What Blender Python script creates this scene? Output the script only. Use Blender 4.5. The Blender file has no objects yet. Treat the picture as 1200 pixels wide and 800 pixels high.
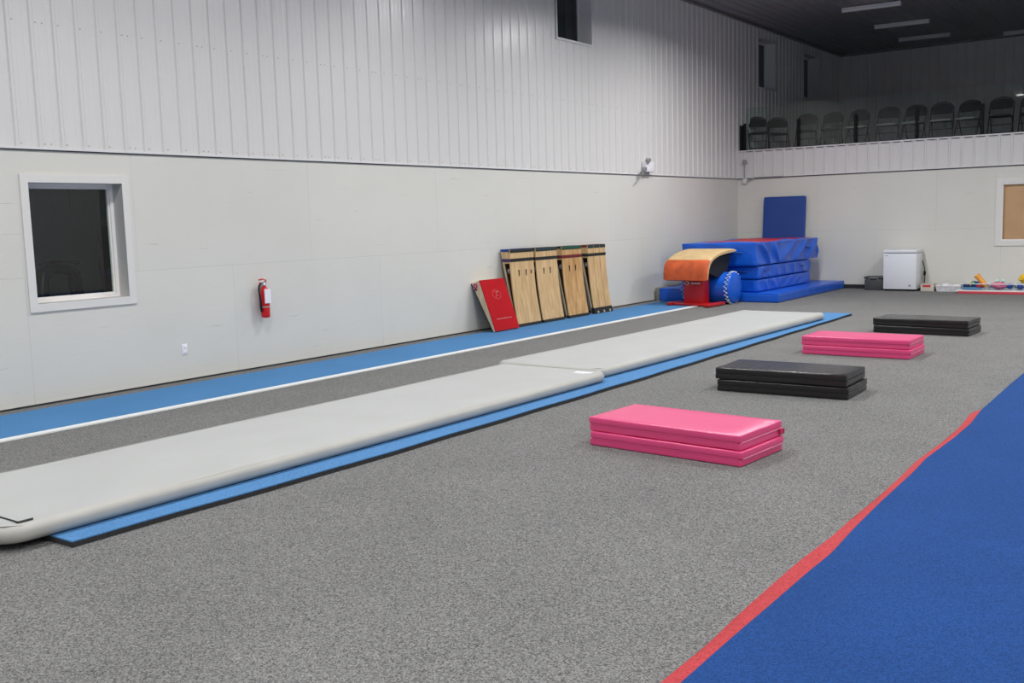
import bpy, bmesh, math, random
from mathutils import Vector, Matrix, noise
C = bpy.context.scene.collection
random.seed(7)
PI = math.pi
D = 21.80           # depth of the hall, where the loft begins
LB = 28.93          # back wall of the loft
H = 2.441           # top of the plywood walls
CEIL = 5.99
XR = 17.0           # right wall
YF = -6.5           # wall behind the camera
LOFT = 3.05

# ---------------------------------------------------------------- materials
def new_mat(name):
    m = bpy.data.materials.new(name); m.use_nodes = True
    return m, m.node_tree, m.node_tree.nodes['Principled BSDF']

def mat(name, col, rough=0.5, metal=0.0, spec=0.5, noise_scale=None, noise_amt=0.0, bump=0.0, bump_scale=50.0, emit=0.0, stretch=None):
    m, nt, b = new_mat(name)
    b.inputs['Base Color'].default_value = (*col, 1)
    b.inputs['Roughness'].default_value = rough
    b.inputs['Metallic'].default_value = metal
    b.inputs['Specular IOR Level'].default_value = spec
    tc = nt.nodes.new('ShaderNodeTexCoord'); mp = nt.nodes.new('ShaderNodeMapping')
    nt.links.new(tc.outputs['Object'], mp.inputs['Vector'])
    if stretch: mp.inputs['Scale'].default_value = stretch
    if noise_scale:
        n = nt.nodes.new('ShaderNodeTexNoise'); n.inputs['Scale'].default_value = noise_scale; n.inputs['Detail'].default_value = 3
        nt.links.new(mp.outputs['Vector'], n.inputs['Vector'])
        r = nt.nodes.new('ShaderNodeValToRGB')
        r.color_ramp.elements[0].position = 0.3; r.color_ramp.elements[1].position = 0.7
        r.color_ramp.elements[0].color = (*[max(0, c * (1 - noise_amt)) for c in col], 1)
        r.color_ramp.elements[1].color = (*[min(1, c * (1 + noise_amt)) for c in col], 1)
        nt.links.new(n.outputs['Fac'], r.inputs['Fac']); nt.links.new(r.outputs['Color'], b.inputs['Base Color'])
    if bump:
        n2 = nt.nodes.new('ShaderNodeTexNoise'); n2.inputs['Scale'].default_value = bump_scale; n2.inputs['Detail'].default_value = 3
        nt.links.new(mp.outputs['Vector'], n2.inputs['Vector'])
        bp = nt.nodes.new('ShaderNodeBump'); bp.inputs['Strength'].default_value = bump; bp.inputs['Distance'].default_value = 0.01
        nt.links.new(n2.outputs['Fac'], bp.inputs['Height']); nt.links.new(bp.outputs['Normal'], b.inputs['Normal'])
    if emit:
        b.inputs['Emission Color'].default_value = (1, 1, 1, 1); b.inputs['Emission Strength'].default_value = emit
    return m

def carpet(name, c0, c1, scale=170.0, big=0.06, rough=0.95, bump=0.6, fleck=0.0):
    m, nt, b = new_mat(name)
    b.inputs['Roughness'].default_value = rough; b.inputs['Specular IOR Level'].default_value = 0.15
    tc = nt.nodes.new('ShaderNodeTexCoord')
    n = nt.nodes.new('ShaderNodeTexNoise'); n.inputs['Scale'].default_value = scale; n.inputs['Detail'].default_value = 2; n.inputs['Roughness'].default_value = 0.7
    nt.links.new(tc.outputs['Object'], n.inputs['Vector'])
    r = nt.nodes.new('ShaderNodeValToRGB')
    r.color_ramp.elements[0].position = 0.36; r.color_ramp.elements[1].position = 0.66
    r.color_ramp.elements[0].color = (*c0, 1); r.color_ramp.elements[1].color = (*c1, 1)
    if fleck:
        vo = nt.nodes.new('ShaderNodeTexVoronoi'); vo.inputs['Scale'].default_value = fleck
        nt.links.new(tc.outputs['Object'], vo.inputs['Vector'])
        sp = nt.nodes.new('ShaderNodeSeparateColor'); nt.links.new(vo.outputs['Color'], sp.inputs[0])
        ma = nt.nodes.new('ShaderNodeMath'); ma.operation = 'MULTIPLY_ADD'; ma.inputs[1].default_value = 0.6
        m2 = nt.nodes.new('ShaderNodeMath'); m2.operation = 'MULTIPLY'; m2.inputs[1].default_value = 0.42
        nt.links.new(n.outputs['Fac'], m2.inputs[0]); nt.links.new(sp.outputs[0], ma.inputs[0]); nt.links.new(m2.outputs[0], ma.inputs[2])
        r.color_ramp.elements[0].position = 0.15; r.color_ramp.elements[1].position = 0.85
        nt.links.new(ma.outputs[0], r.inputs['Fac'])
    else:
        nt.links.new(n.outputs['Fac'], r.inputs['Fac'])
    g = nt.nodes.new('ShaderNodeTexNoise'); g.inputs['Scale'].default_value = 1.3; g.inputs['Detail'].default_value = 4
    nt.links.new(tc.outputs['Object'], g.inputs['Vector'])
    gm = nt.nodes.new('ShaderNodeMapRange'); gm.inputs['To Min'].default_value = 1 - big; gm.inputs['To Max'].default_value = 1 + big
    gm.inputs['From Min'].default_value = 0.3; gm.inputs['From Max'].default_value = 0.7
    nt.links.new(g.outputs['Fac'], gm.inputs['Value'])
    mx = nt.nodes.new('ShaderNodeVectorMath'); mx.operation = 'SCALE'
    nt.links.new(r.outputs['Color'], mx.inputs[0]); nt.links.new(gm.outputs['Result'], mx.inputs['Scale'])
    nt.links.new(mx.outputs['Vector'], b.inputs['Base Color'])
    bp = nt.nodes.new('ShaderNodeBump'); bp.inputs['Strength'].default_value = bump; bp.inputs['Distance'].default_value = 0.004
    nt.links.new(n.outputs['Fac'], bp.inputs['Height']); nt.links.new(bp.outputs['Normal'], b.inputs['Normal'])
    return m

def plywood_paint(name, axis):
    # white-painted plywood: 8x4 ft sheets laid in running bond, faint seams, raised grain and filled nail dots
    m, nt, b = new_mat(name)
    b.inputs['Roughness'].default_value = 0.6; b.inputs['Specular IOR Level'].default_value = 0.3
    N = nt.nodes.new; L = nt.links.new
    tc = N('ShaderNodeTexCoord'); sp = N('ShaderNodeSeparateXYZ'); L(tc.outputs['Object'], sp.inputs[0])
    cb = N('ShaderNodeCombineXYZ'); L(sp.outputs['Y' if axis == 'y' else 'X'], cb.inputs['X']); L(sp.outputs['Z'], cb.inputs['Y'])
    mp = N('ShaderNodeMapping'); L(cb.outputs[0], mp.inputs['Vector']); mp.inputs['Location'].default_value = (1.07 if axis == 'y' else 0.6, 0.0, 0)
    br = N('ShaderNodeTexBrick'); L(mp.outputs[0], br.inputs['Vector'])
    br.inputs['Scale'].default_value = 1.0; br.inputs['Brick Width'].default_value = 2.44; br.inputs['Row Height'].default_value = 1.235
    br.inputs['Mortar Size'].default_value = 0.0035; br.inputs['Mortar Smooth'].default_value = 0.3; br.offset = 0.5
    w = (0.70, 0.70, 0.66)
    br.inputs['Color1'].default_value = (0.715, 0.705, 0.655, 1); br.inputs['Color2'].default_value = (0.69, 0.685, 0.65, 1); br.inputs['Mortar'].default_value = (0.60, 0.60, 0.57, 1)
    # grain checks: long thin horizontal cracks
    mg = N('ShaderNodeMapping'); L(cb.outputs[0], mg.inputs['Vector']); mg.inputs['Scale'].default_value = (1.1, 26, 1)
    ng = N('ShaderNodeTexNoise'); L(mg.outputs[0], ng.inputs['Vector']); ng.inputs['Scale'].default_value = 1.6; ng.inputs['Detail'].default_value = 5; ng.inputs['Roughness'].default_value = 0.6
    rg = N('ShaderNodeValToRGB'); rg.color_ramp.elements[0].position = 0.27; rg.color_ramp.elements[1].position = 0.34
    rg.color_ramp.elements[0].color = (0.74, 0.74, 0.74, 1); rg.color_ramp.elements[1].color = (1, 1, 1, 1)
    L(ng.outputs['Fac'], rg.inputs['Fac'])
    # scuffs and dots
    vd = N('ShaderNodeTexVoronoi'); L(cb.outputs[0], vd.inputs['Vector']); vd.inputs['Scale'].default_value = 1.5
    rd = N('ShaderNodeValToRGB'); rd.color_ramp.elements[0].position = 0.012; rd.color_ramp.elements[1].position = 0.02
    rd.color_ramp.elements[0].color = (0.7, 0.69, 0.67, 1); rd.color_ramp.elements[1].color = (1, 1, 1, 1)
    L(vd.outputs['Distance'], rd.inputs['Fac'])
    nb = N('ShaderNodeTexNoise'); L(cb.outputs[0], nb.inputs['Vector']); nb.inputs['Scale'].default_value = 0.9; nb.inputs['Detail'].default_value = 4
    rb = N('ShaderNodeValToRGB'); rb.color_ramp.elements[0].position = 0.3; rb.color_ramp.elements[1].position = 0.7
    rb.color_ramp.elements[0].color = (0.95, 0.955, 0.95, 1); rb.color_ramp.elements[1].color = (1, 1, 1, 1)
    L(nb.outputs['Fac'], rb.inputs['Fac'])
    def mul(a, c):
        x = N('ShaderNodeMix'); x.data_type = 'RGBA'; x.blend_type = 'MULTIPLY'; x.inputs['Factor'].default_value = 1
        L(a, x.inputs[6]); L(c, x.inputs[7]); return x.outputs[2]
    o = mul(mul(mul(br.outputs['Color'], rg.outputs['Color']), rd.outputs['Color']), rb.outputs['Color'])
    L(o, b.inputs['Base Color'])
    bp = N('ShaderNodeBump'); bp.inputs['Strength'].default_value = 0.25; bp.inputs['Distance'].default_value = 0.004
    L(ng.outputs['Fac'], bp.inputs['Height']); L(bp.outputs['Normal'], b.inputs['Normal'])
    return m

def wood(name, c0, c1, scale=7.0, stretch=(6, 6, 0.7), rough=0.4):
    m, nt, b = new_mat(name)
    b.inputs['Roughness'].default_value = rough
    N = nt.nodes.new; L = nt.links.new
    tc = N('ShaderNodeTexCoord'); mp = N('ShaderNodeMapping'); mp.inputs['Scale'].default_value = stretch
    L(tc.outputs['Object'], mp.inputs['Vector'])
    oi = N('ShaderNodeObjectInfo'); ad = N('ShaderNodeVectorMath'); ad.operation = 'ADD'
    sc = N('ShaderNodeVectorMath'); sc.operation = 'SCALE'; sc.inputs[0].default_value = (7, 3, 9); L(oi.outputs['Random'], sc.inputs['Scale'])
    L(mp.outputs[0], ad.inputs[0]); L(sc.outputs[0], ad.inputs[1])
    n = N('ShaderNodeTexNoise'); n.inputs['Scale'].default_value = scale; n.inputs['Detail'].default_value = 4; n.inputs['Distortion'].default_value = 0.6
    L(ad.outputs[0], n.inputs['Vector'])
    r = N('ShaderNodeValToRGB'); r.color_ramp.elements[0].position = 0.32; r.color_ramp.elements[1].position = 0.66
    r.color_ramp.elements[0].color = (*c0, 1); r.color_ramp.elements[1].color = (*c1, 1)
    L(n.outputs['Fac'], r.inputs['Fac']); L(r.outputs['Color'], b.inputs['Base Color'])
    return m

def glass(name, tint, ior=1.5):
    m = bpy.data.materials.new(name); m.use_nodes = True; nt = m.node_tree; nt.nodes.clear()
    o = nt.nodes.new('ShaderNodeOutputMaterial'); tr = nt.nodes.new('ShaderNodeBsdfTransparent'); gl = nt.nodes.new('ShaderNodeBsdfGlossy')
    fr = nt.nodes.new('ShaderNodeFresnel'); fr.inputs['IOR'].default_value = ior; mx = nt.nodes.new('ShaderNodeMixShader')
    tr.inputs['Color'].default_value = (*tint, 1); gl.inputs['Roughness'].default_value = 0.0; gl.inputs['Color'].default_value = (1, 1, 1, 1)
    ge = nt.nodes.new('ShaderNodeNewGeometry'); inv = nt.nodes.new('ShaderNodeMath'); inv.operation = 'SUBTRACT'; inv.inputs[0].default_value = 1.0; mu = nt.nodes.new('ShaderNodeMath'); mu.operation = 'MULTIPLY'
    nt.links.new(ge.outputs['Backfacing'], inv.inputs[1]); nt.links.new(fr.outputs[0], mu.inputs[0]); nt.links.new(inv.outputs[0], mu.inputs[1]); nt.links.new(mu.outputs[0], mx.inputs[0]); nt.links.new(tr.outputs[0], mx.inputs[1]); nt.links.new(gl.outputs[0], mx.inputs[2]); nt.links.new(mx.outputs[0], o.inputs[0])
    return m

M = {}
M['floor'] = carpet('grey_carpet', (0.055, 0.055, 0.0545), (0.285, 0.284, 0.281), 60, bump=0.15, fleck=165)
M['steel_wall'] = mat('white_ribbed_steel', (0.705, 0.695, 0.69), 0.25, spec=0.5, bump=0.03, bump_scale=2)
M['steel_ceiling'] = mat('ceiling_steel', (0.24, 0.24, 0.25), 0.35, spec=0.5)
M['ply_left'] = plywood_paint('painted_plywood_left', 'y')
M['ply_back'] = plywood_paint('painted_plywood_back', 'x')
M['trim_white'] = mat('white_trim', (0.72, 0.72, 0.73), 0.35)
M['gap'] = mat('dark_gap', (0.06, 0.06, 0.065), 0.6)
M['base_dark'] = mat('black_rubber_base', (0.02, 0.02, 0.022), 0.6)
M['frame_white'] = mat('white_window_casing', (0.74, 0.73, 0.71), 0.4)
M['vinyl_white'] = mat('white_vinyl_sash', (0.85, 0.83, 0.82), 0.3)
M['pane'] = glass('window_glass', (0.88, 0.97, 0.93), 1.6)
M['clear_pane'] = glass('clear_window_glass', (0.97, 0.97, 0.97))
M['rail_glass'] = glass('railing_glass', (0.90, 0.95, 0.93), 1.6)
M['black_metal'] = mat('black_metal', (0.010, 0.010, 0.011), 0.7, spec=0.2)
M['blue_carpet'] = carpet('light_blue_carpet', (0.055, 0.17, 0.37), (0.10, 0.28, 0.55), 120, 0.05)
M['blue_strip'] = carpet('bright_blue_carpet', (0.062, 0.18, 0.39), (0.115, 0.285, 0.55), 120, 0.04)
M['white_tape'] = mat('white_edge_tape', (0.80, 0.82, 0.82), 0.5, noise_scale=12, noise_amt=0.05)
M['foam'] = mat('charcoal_foam', (0.030, 0.030, 0.032), 0.9, noise_scale=60, noise_amt=0.3)
M['royal'] = carpet('royal_blue_carpet', (0.010, 0.042, 0.158), (0.020, 0.082, 0.295), 140, 0.07, bump=0.4)
M['red_border'] = carpet('red_border_strip', (0.36, 0.035, 0.042), (0.58, 0.07, 0.08), 90, 0.05, rough=0.7)
M['track'] = mat('air_track_fabric', (0.445, 0.455, 0.45), 0.5, spec=0.3, noise_scale=2.2, noise_amt=0.03, bump=0.12, bump_scale=3.5)
M['track_side'] = mat('air_track_side_tape', (0.46, 0.455, 0.425), 0.5, spec=0.25, noise_scale=5, noise_amt=0.04)
M['black_ink'] = mat('black_ink', (0.02, 0.02, 0.02), 0.5)
M['print_white'] = mat('white_print', (0.85, 0.85, 0.87), 0.4)
M['faded_print'] = mat('faded_print', (0.62, 0.30, 0.31), 0.6)
M['pink'] = mat('pink_vinyl', (0.76, 0.055, 0.215), 0.30, spec=0.9, bump=0.2, bump_scale=9)
M['pink_dark'] = mat('pink_vinyl_seam', (0.45, 0.015, 0.09), 0.5)
M['pink_thread'] = mat('pink_piping', (0.95, 0.28, 0.48), 0.4)
M['black_vinyl'] = mat('black_vinyl', (0.010, 0.010, 0.011), 0.25, spec=0.6, bump=0.35, bump_scale=9)
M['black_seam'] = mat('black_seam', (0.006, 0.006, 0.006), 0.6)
M['black_pipe'] = mat('dark_grey_piping', (0.05, 0.05, 0.052), 0.4)
M['blue_vinyl'] = mat('royal_blue_vinyl', (0.006, 0.105, 0.62), 0.30, spec=0.45, bump=0.35, bump_scale=5)
M['navy_vinyl'] = mat('dark_blue_vinyl', (0.018, 0.06, 0.28), 0.45, spec=0.4, bump=0.1, bump_scale=60)
M['red_vinyl'] = mat('red_vinyl', (0.50, 0.012, 0.02), 0.4)
M['grey_vinyl'] = mat('grey_vinyl', (0.22, 0.22, 0.22), 0.5)
M['wood'] = wood('birch_plywood', (0.52, 0.33, 0.15), (0.70, 0.49, 0.26), 3.0)
M['wood_b'] = wood('aged_plywood', (0.42, 0.21, 0.07), (0.66, 0.42, 0.19), 3.0)
M['wood_pale'] = wood('pale_plywood_edge', (0.50, 0.40, 0.26), (0.64, 0.54, 0.38), 4.0)
M['hollow_dark'] = mat('shaded_hollow_wood', (0.05, 0.025, 0.015), 0.6, noise_scale=9, noise_amt=0.4)  # near-black tone stands for the shade inside the springboard hollows
M['dk'] = mat('dark_carpet_edge', (0.012, 0.014, 0.014), 0.8)
M['green_pad'] = mat('dark_green_pad', (0.01, 0.07, 0.045), 0.8)
M['blue_pad'] = mat('blue_pad', (0.015, 0.06, 0.28), 0.8)
M['teal_dk'] = mat('dark_teal_pad', (0.015, 0.035, 0.04), 0.8)
M['red_felt'] = carpet('red_carpet_top', (0.38, 0.007, 0.012), (0.54, 0.018, 0.024), 110, 0.06)
M['maroon'] = mat('maroon_band', (0.14, 0.008, 0.012), 0.7)
M['closure'] = mat('foam_closure', (0.10, 0.06, 0.065), 0.8)
M['purple'] = mat('purple_band', (0.06, 0.03, 0.12), 0.7)
M['tan'] = mat('tan_suede', (0.62, 0.44, 0.22), 0.6, noise_scale=7, noise_amt=0.10)
M['orange'] = mat('worn_orange_suede', (0.60, 0.10, 0.025), 0.6, noise_scale=6, noise_amt=0.22)
M['red_paint'] = mat('red_powder_coat', (0.45, 0.008, 0.012), 0.35)
M['lace'] = mat('white_lacing', (0.72, 0.74, 0.78), 0.6)
M['freezer'] = mat('white_enamel', (0.76, 0.79, 0.83), 0.25)
M['grey_plastic'] = mat('dark_grey_plastic', (0.06, 0.065, 0.068), 0.5)
M['clear_plastic'] = mat('milky_plastic', (0.70, 0.70, 0.73), 0.3, noise_scale=14, noise_amt=0.15)
M['brown'] = mat('brown_board', (0.62, 0.38, 0.20), 0.6, noise_scale=2, noise_amt=0.08)
M['ext_red'] = mat('extinguisher_red', (0.60, 0.008, 0.012), 0.25)
M['chrome'] = mat('bare_metal', (0.55, 0.56, 0.58), 0.3, metal=1.0)
M['grey_metal'] = mat('grey_metal', (0.33, 0.33, 0.34), 0.45)
M['plastic_white'] = mat('white_plastic', (0.86, 0.86, 0.92), 0.4)
M['dark_room'] = mat('dark_paint', (0.72, 0.78, 0.75), 0.7)
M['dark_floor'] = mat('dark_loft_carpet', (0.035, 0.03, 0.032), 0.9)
M['chair_frame'] = mat('folding_chair_paint', (0.018, 0.02, 0.019), 0.4, spec=0.4)
M['chair_pad'] = mat('folding_chair_vinyl', (0.012, 0.014, 0.013), 0.45, spec=0.4)
M['chair_pale'] = mat('pale_seat_vinyl', (0.30, 0.30, 0.29), 0.4)
M['reflector'] = mat('white_reflector', (0.8, 0.8, 0.8), 0.4)
M['drywall'] = mat('white_wall_paint', (0.66, 0.66, 0.65), 0.6)
for n, c in dict(yellow=(0.85, 0.55, 0.02), orange_toy=(0.85, 0.38, 0.06), green_toy=(0.10, 0.40, 0.10), blue_toy=(0.02, 0.08, 0.35), red_toy=(0.60, 0.02, 0.04), pink_toy=(0.75, 0.18, 0.28), teal_toy=(0.45, 0.75, 0.68), navy_toy=(0.03, 0.04, 0.12), white_toy=(0.8, 0.8, 0.8), sky_toy=(0.15, 0.4, 0.65)).items():
    M[n] = mat(n, c, 0.45)
M['bin_clear'] = glass('clear_bin_plastic', (0.86, 0.90, 0.94), 1.45)

# ---------------------------------------------------------------- mesh helpers
def build(name, bm, m, parent=None, smooth=True, loc=None, rot=None):
    me = bpy.data.meshes.new(name)
    bmesh.ops.recalc_face_normals(bm, faces=bm.faces)
    bm.to_mesh(me); bm.free()
    for k in (m if isinstance(m, (list, tuple)) else [m]): me.materials.append(k)
    if smooth:
        for p in me.polygons: p.use_smooth = True
        me.set_sharp_from_angle(angle=math.radians(42))
    o = bpy.data.objects.new(name, me); C.objects.link(o)
    if parent: o.parent = parent
    if loc: o.location = loc
    if rot: o.rotation_euler = rot
    return o

def tag(o, label=None, cat=None, group=None, kind=None):
    if label: o['label'] = label
    if cat: o['category'] = cat
    if group: o['group'] = group
    if kind: o['kind'] = kind
    return o

def thing(name, label, cat, loc=(0, 0, 0), rz=0, group=None):
    o = bpy.data.objects.new(name, None); C.objects.link(o); o.empty_display_size = 0.1
    o.location = loc; o.rotation_euler = (0, 0, rz)
    return tag(o, label, cat, group)

def B(): return bmesh.new()

def box(bm, x0, x1, y0, y1, z0, z1, bev=0.0, seg=2, mi=0, T=None):
    r = bmesh.ops.create_cube(bm, size=1.0)
    vs = r['verts']
    bmesh.ops.scale(bm, vec=(x1 - x0, y1 - y0, z1 - z0), verts=vs)
    bmesh.ops.translate(bm, vec=((x0 + x1) / 2, (y0 + y1) / 2, (z0 + z1) / 2), verts=vs)
    fs = list({f for v in vs for f in v.link_faces})
    for f in fs: f.material_index = mi
    if bev > 0:
        es = list({e for v in vs for e in v.link_edges})
        r2 = bmesh.ops.bevel(bm, geom=vs + es, offset=bev, segments=seg, profile=0.5, affect='EDGES', clamp_overlap=True)
        vs = list(set(r2['verts']) | {v for v in vs if v.is_valid})
        for f in r2['faces']: f.material_index = mi
    if T is not None: bmesh.ops.transform(bm, matrix=T, verts=vs)
    return vs

def tube(bm, pts, r, n=8, mi=0, cap=True, closed=False):
    pts = [Vector(p) for p in pts]; rings = []
    N = len(pts); up0 = None
    for i, p in enumerate(pts):
        if closed: t = (pts[(i + 1) % N] - pts[i - 1])
        elif i == 0: t = pts[1] - p
        elif i == N - 1: t = p - pts[i - 1]
        else: t = (pts[i + 1] - p).normalized() + (p - pts[i - 1]).normalized()
        t.normalize()
        if up0 is None:
            up0 = Vector((0, 0, 1)) if abs(t.z) < 0.9 else Vector((1, 0, 0))
        a = t.cross(up0); 
        if a.length < 1e-4: a = t.cross(Vector((0, 1, 0)))
        a.normalize(); b = a.cross(t).normalized(); up0 = b
        rr = r[i] if isinstance(r, (list, tuple)) else r
        rings.append([bm.verts.new(p + (a * math.cos(2 * PI * k / n) + b * math.sin(2 * PI * k / n)) * rr) for k in range(n)])
    M_ = N if closed else N - 1
    for i in range(M_):
        A, Bq = rings[i], rings[(i + 1) % N]
        for k in range(n):
            f = bm.faces.new((A[k], A[(k + 1) % n], Bq[(k + 1) % n], Bq[k])); f.material_index = mi
    if cap and not closed:
        f = bm.faces.new(rings[0]); f.material_index = mi
        f = bm.faces.new(rings[-1][::-1]); f.material_index = mi

def prism(bm, prof, a0, a1, axis='y', mi=0):
    """closed profile (2D) extruded between a0 and a1 along axis; profile is in the other two axes in xyz order"""
    def P(u, v, a):
        return {'x': (a, u, v), 'y': (u, a, v), 'z': (u, v, a)}[axis]
    A = [bm.verts.new(P(u, v, a0)) for u, v in prof]; Bq = [bm.verts.new(P(u, v, a1)) for u, v in prof]
    n = len(prof)
    for i in range(n):
        f = bm.faces.new((A[i], A[(i + 1) % n], Bq[(i + 1) % n], Bq[i])); f.material_index = mi
    f = bm.faces.new(A[::-1]); f.material_index = mi
    f = bm.faces.new(Bq); f.material_index = mi
    return A + Bq

def lathe(bm, prof, n=24, axis='z', c=(0, 0, 0), mi=0):
    rings = []
    for r, h in prof:
        ring = []
        for k in range(n):
            a = 2 * PI * k / n; u, v = r * math.cos(a), r * math.sin(a)
            q = {'z': (u, v, h), 'x': (h, u, v), 'y': (u, h, v)}[axis]
            ring.append(bm.verts.new(Vector(q) + Vector(c)))
        rings.append(ring)
    for i in range(len(rings) - 1):
        for k in range(n):
            f = bm.faces.new((rings[i][k], rings[i][(k + 1) % n], rings[i + 1][(k + 1) % n], rings[i + 1][k])); f.material_index = mi
    if prof[0][0] > 1e-4: bm.faces.new(rings[0][::-1]).material_index = mi
    if prof[-1][0] > 1e-4: bm.faces.new(rings[-1]).material_index = mi
    return rings

def quad(bm, a, b, c, d, mi=0):
    f = bm.faces.new([bm.verts.new(p) for p in (a, b, c, d)]); f.material_index = mi; return f

def text_mesh(name, s, size, m, parent, loc, rot, extrude=0.0015, align='CENTER'):
    cu = bpy.data.curves.new(name, 'FONT'); cu.body = s; cu.size = size; cu.extrude = extrude; cu.align_x = align; cu.align_y = 'CENTER'
    t = bpy.data.objects.new(name + '_tmp', cu); C.objects.link(t)
    me = bpy.data.meshes.new_from_object(t.evaluated_get(bpy.context.evaluated_depsgraph_get()))
    bpy.data.objects.remove(t); bpy.data.curves.remove(cu)
    me.materials.clear(); me.materials.append(m)
    o = bpy.data.objects.new(name, me); C.objects.link(o); o.parent = parent; o.location = loc; o.rotation_euler = rot
    return o

def struct(name, bm, m, smooth=False, label=None, parent=None):
    o = build(name, bm, m, parent, smooth)
    if not parent: o['kind'] = 'structure'
    if label: o['label'] = label
    return o

# ================================================================= THE SETTING
bm = B(); box(bm, -0.2, XR + 0.2, YF - 0.2, D + 0.15, -0.1, 0.0)
struct('floor', bm, M['floor'], label='grey flecked carpet floor of the gym')

# --- windows in the left wall: (y0, y1, z0, z1)
W1 = (5.13, 6.12, 0.98, 2.135)
WH = [(1.9, 3.05, 4.63, 5.74), (14.36, 15.45, 4.64, 5.74), (22.93, 24.0, 4.60, 5.70), (25.95, 27.05, 4.60, 5.70)]

# plywood lower wall, left, with an opening for the window
bm = B(); T_ = 0.15
for a, b_, c, d in ((YF, W1[0], 0.02, H), (W1[1], D + 0.1, 0.02, H), (W1[0], W1[1], 0.02, W1[2]), (W1[0], W1[1], W1[3], H)):
    box(bm, -T_, 0.0, a, b_, c, d)
struct('wall_left', bm, M['ply_left'], label='white painted plywood lower wall along the left side')
bm = B(); box(bm, -T_, -0.015, YF, D, 0.0, 0.02)
struct('baseboard_left', bm, M['gap'], label='dark gap at the foot of the left wall')

def ribbed(bm, u0, u1, z0, z1, phase, place, holes=(), depth=0.017, zt=None):
    """steel cladding sheet: major trapezoid ribs every 229 mm and two small beads between"""
    S = 0.2286; us = []
    k = math.floor((u0 - phase) / S) - 1
    while phase + k * S < u1 + S:
        c = phase + k * S
        us += [(c - 0.027, 0), (c - 0.021, depth * 0.35), (c - 0.015, depth * 0.88), (c - 0.011, depth), (c + 0.011, depth), (c + 0.015, depth * 0.88), (c + 0.021, depth * 0.35), (c + 0.027, 0)]
        for q in (0.33, 0.67):
            cc = c + S * q
            us += [(cc - 0.012, 0), (cc - 0.004, 0.0014), (cc + 0.004, 0.0014), (cc + 0.012, 0)]
        k += 1
    us = sorted(us)
    us = [p for p in us if u0 < p[0] < u1]
    for h in holes:
        for e in (h[0], h[1]):
            us = [p for p in us if abs(p[0] - e) > 0.002] + [(e, 0)]
        us.sort()
    us = [(u0, 0)] + us + [(u1, 0)]
    for (a, da), (b, db) in zip(us[:-1], us[1:]):
        mid = (a + b) / 2; spans = [(z0, z1)]
        for h in holes:
            if h[0] < mid < h[1]: spans = [(z0, h[2]), (h[3], z1)]
        for s0, s1 in spans:
            quad(bm, place(a, da, s0), place(b, db, s0), place(b, db, s1), place(a, da, s1))

bm = B()
ribbed(bm, YF, LB, H + 0.02, CEIL + 0.02, 5.065, lambda u, d, z: (0.002 + d, u, z), WH)
k = 0
while 5.065 + (k - 50) * 0.2286 < LB - 0.1:
    yy = 5.065 + (k - 50) * 0.2286; k += 1
    if yy < YF + 0.1: continue
    for zz in (3.63, 2.50):
        if zz < 3 and yy > D: continue
        for dy in ((0.045,) if k % 4 else (0.045, 0.11)):
            box(bm, 0.0005, 0.0075, yy + dy - 0.005, yy + dy + 0.005, zz - 0.005, zz + 0.005, mi=1)
struct('wall_left_upper', bm, [M['steel_wall'], M['grey_metal']], label='white ribbed steel upper wall along the left side')
bm = B()
box(bm, 0.0, 0.026, YF, D - 0.0, H + 0.004, H + 0.026, 0.002)
struct('trim_1', bm, M['trim_white'], label='white flashing under the ribbed steel of the left wall')
bm = B()
box(bm, 0.0, 0.014, YF, D - 0.0, H - 0.006, H + 0.004)  # dark strip stands in for the shade under the flashing
struct('shade_line_left', bm, M['gap'], label='dark strip painted as the shadow gap where plywood meets ribbed steel, left wall')

# back wall below the loft, with window opening
WB = (5.50, 6.62, 0.99, 2.10)
bm = B()
for a, b_, c, d in ((0, WB[0], 0, H), (WB[1], XR, 0, H), (WB[0], WB[1], 0, WB[2]), (WB[0], WB[1], WB[3], H)):
    box(bm, a, b_, D, D + 0.15, c, d)
struct('wall_back', bm, M['ply_back'], label='white painted plywood wall at the far end')
bm = B(); box(bm, 0.0, XR, D - 0.012, D, 0.0, 0.085, 0.003)
struct('baseboard_back', bm, M['base_dark'], label='black rubber baseboard along the far wall')
bm = B()
ribbed(bm, 0.0, XR, H + 0.02, LOFT - 0.005, 0.165, lambda u, d, z: (u, D - 0.002 - d, z))
box(bm, 0.0, XR, D, D + 0.12, H, LOFT - 0.005)
struct('wall_loft_front', bm, M['steel_wall'], label='white ribbed steel face below the loft railing')
bm = B(); box(bm, 0.0, XR, D - 0.03, D + 0.14, LOFT - 0.005, LOFT + 0.022, 0.003)
struct('trim_3', bm, M['trim_white'], label='white cap along the top of the loft face')
bm = B()
S = 0.2286
for k in range(75):
    a = 0.165 + k * S + 0.04
    if a + 0.15 < XR: box(bm, a, a + 0.15, D - 0.0285, D - 0.0245, LOFT - 0.018, LOFT - 0.007)
struct('trim_4', bm, M['closure'], label='dark foam closure strip under the loft cap')
bm = B(); box(bm, 0.0, XR, D - 0.030, D, H + 0.008, H + 0.026, 0.002)
struct('trim_5', bm, M['trim_white'], label='white flashing under the ribbed loft face')
bm = B(); box(bm, 0.0, XR, D - 0.016, D, H - 0.010, H + 0.008)  # painted shadow gap below the loft flashing
struct('shade_line_far', bm, M['gap'], label='dark strip painted as the shadow gap where plywood meets ribbed steel, far wall')
# inner corner trim
bm = B(); box(bm, 0.0, 0.022, D - 0.035, D - 0.004, H + 0.02, LOFT, 0.003)
struct('trim_7', bm, M['trim_white'], label='corner flashing between left wall and loft face')

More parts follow.
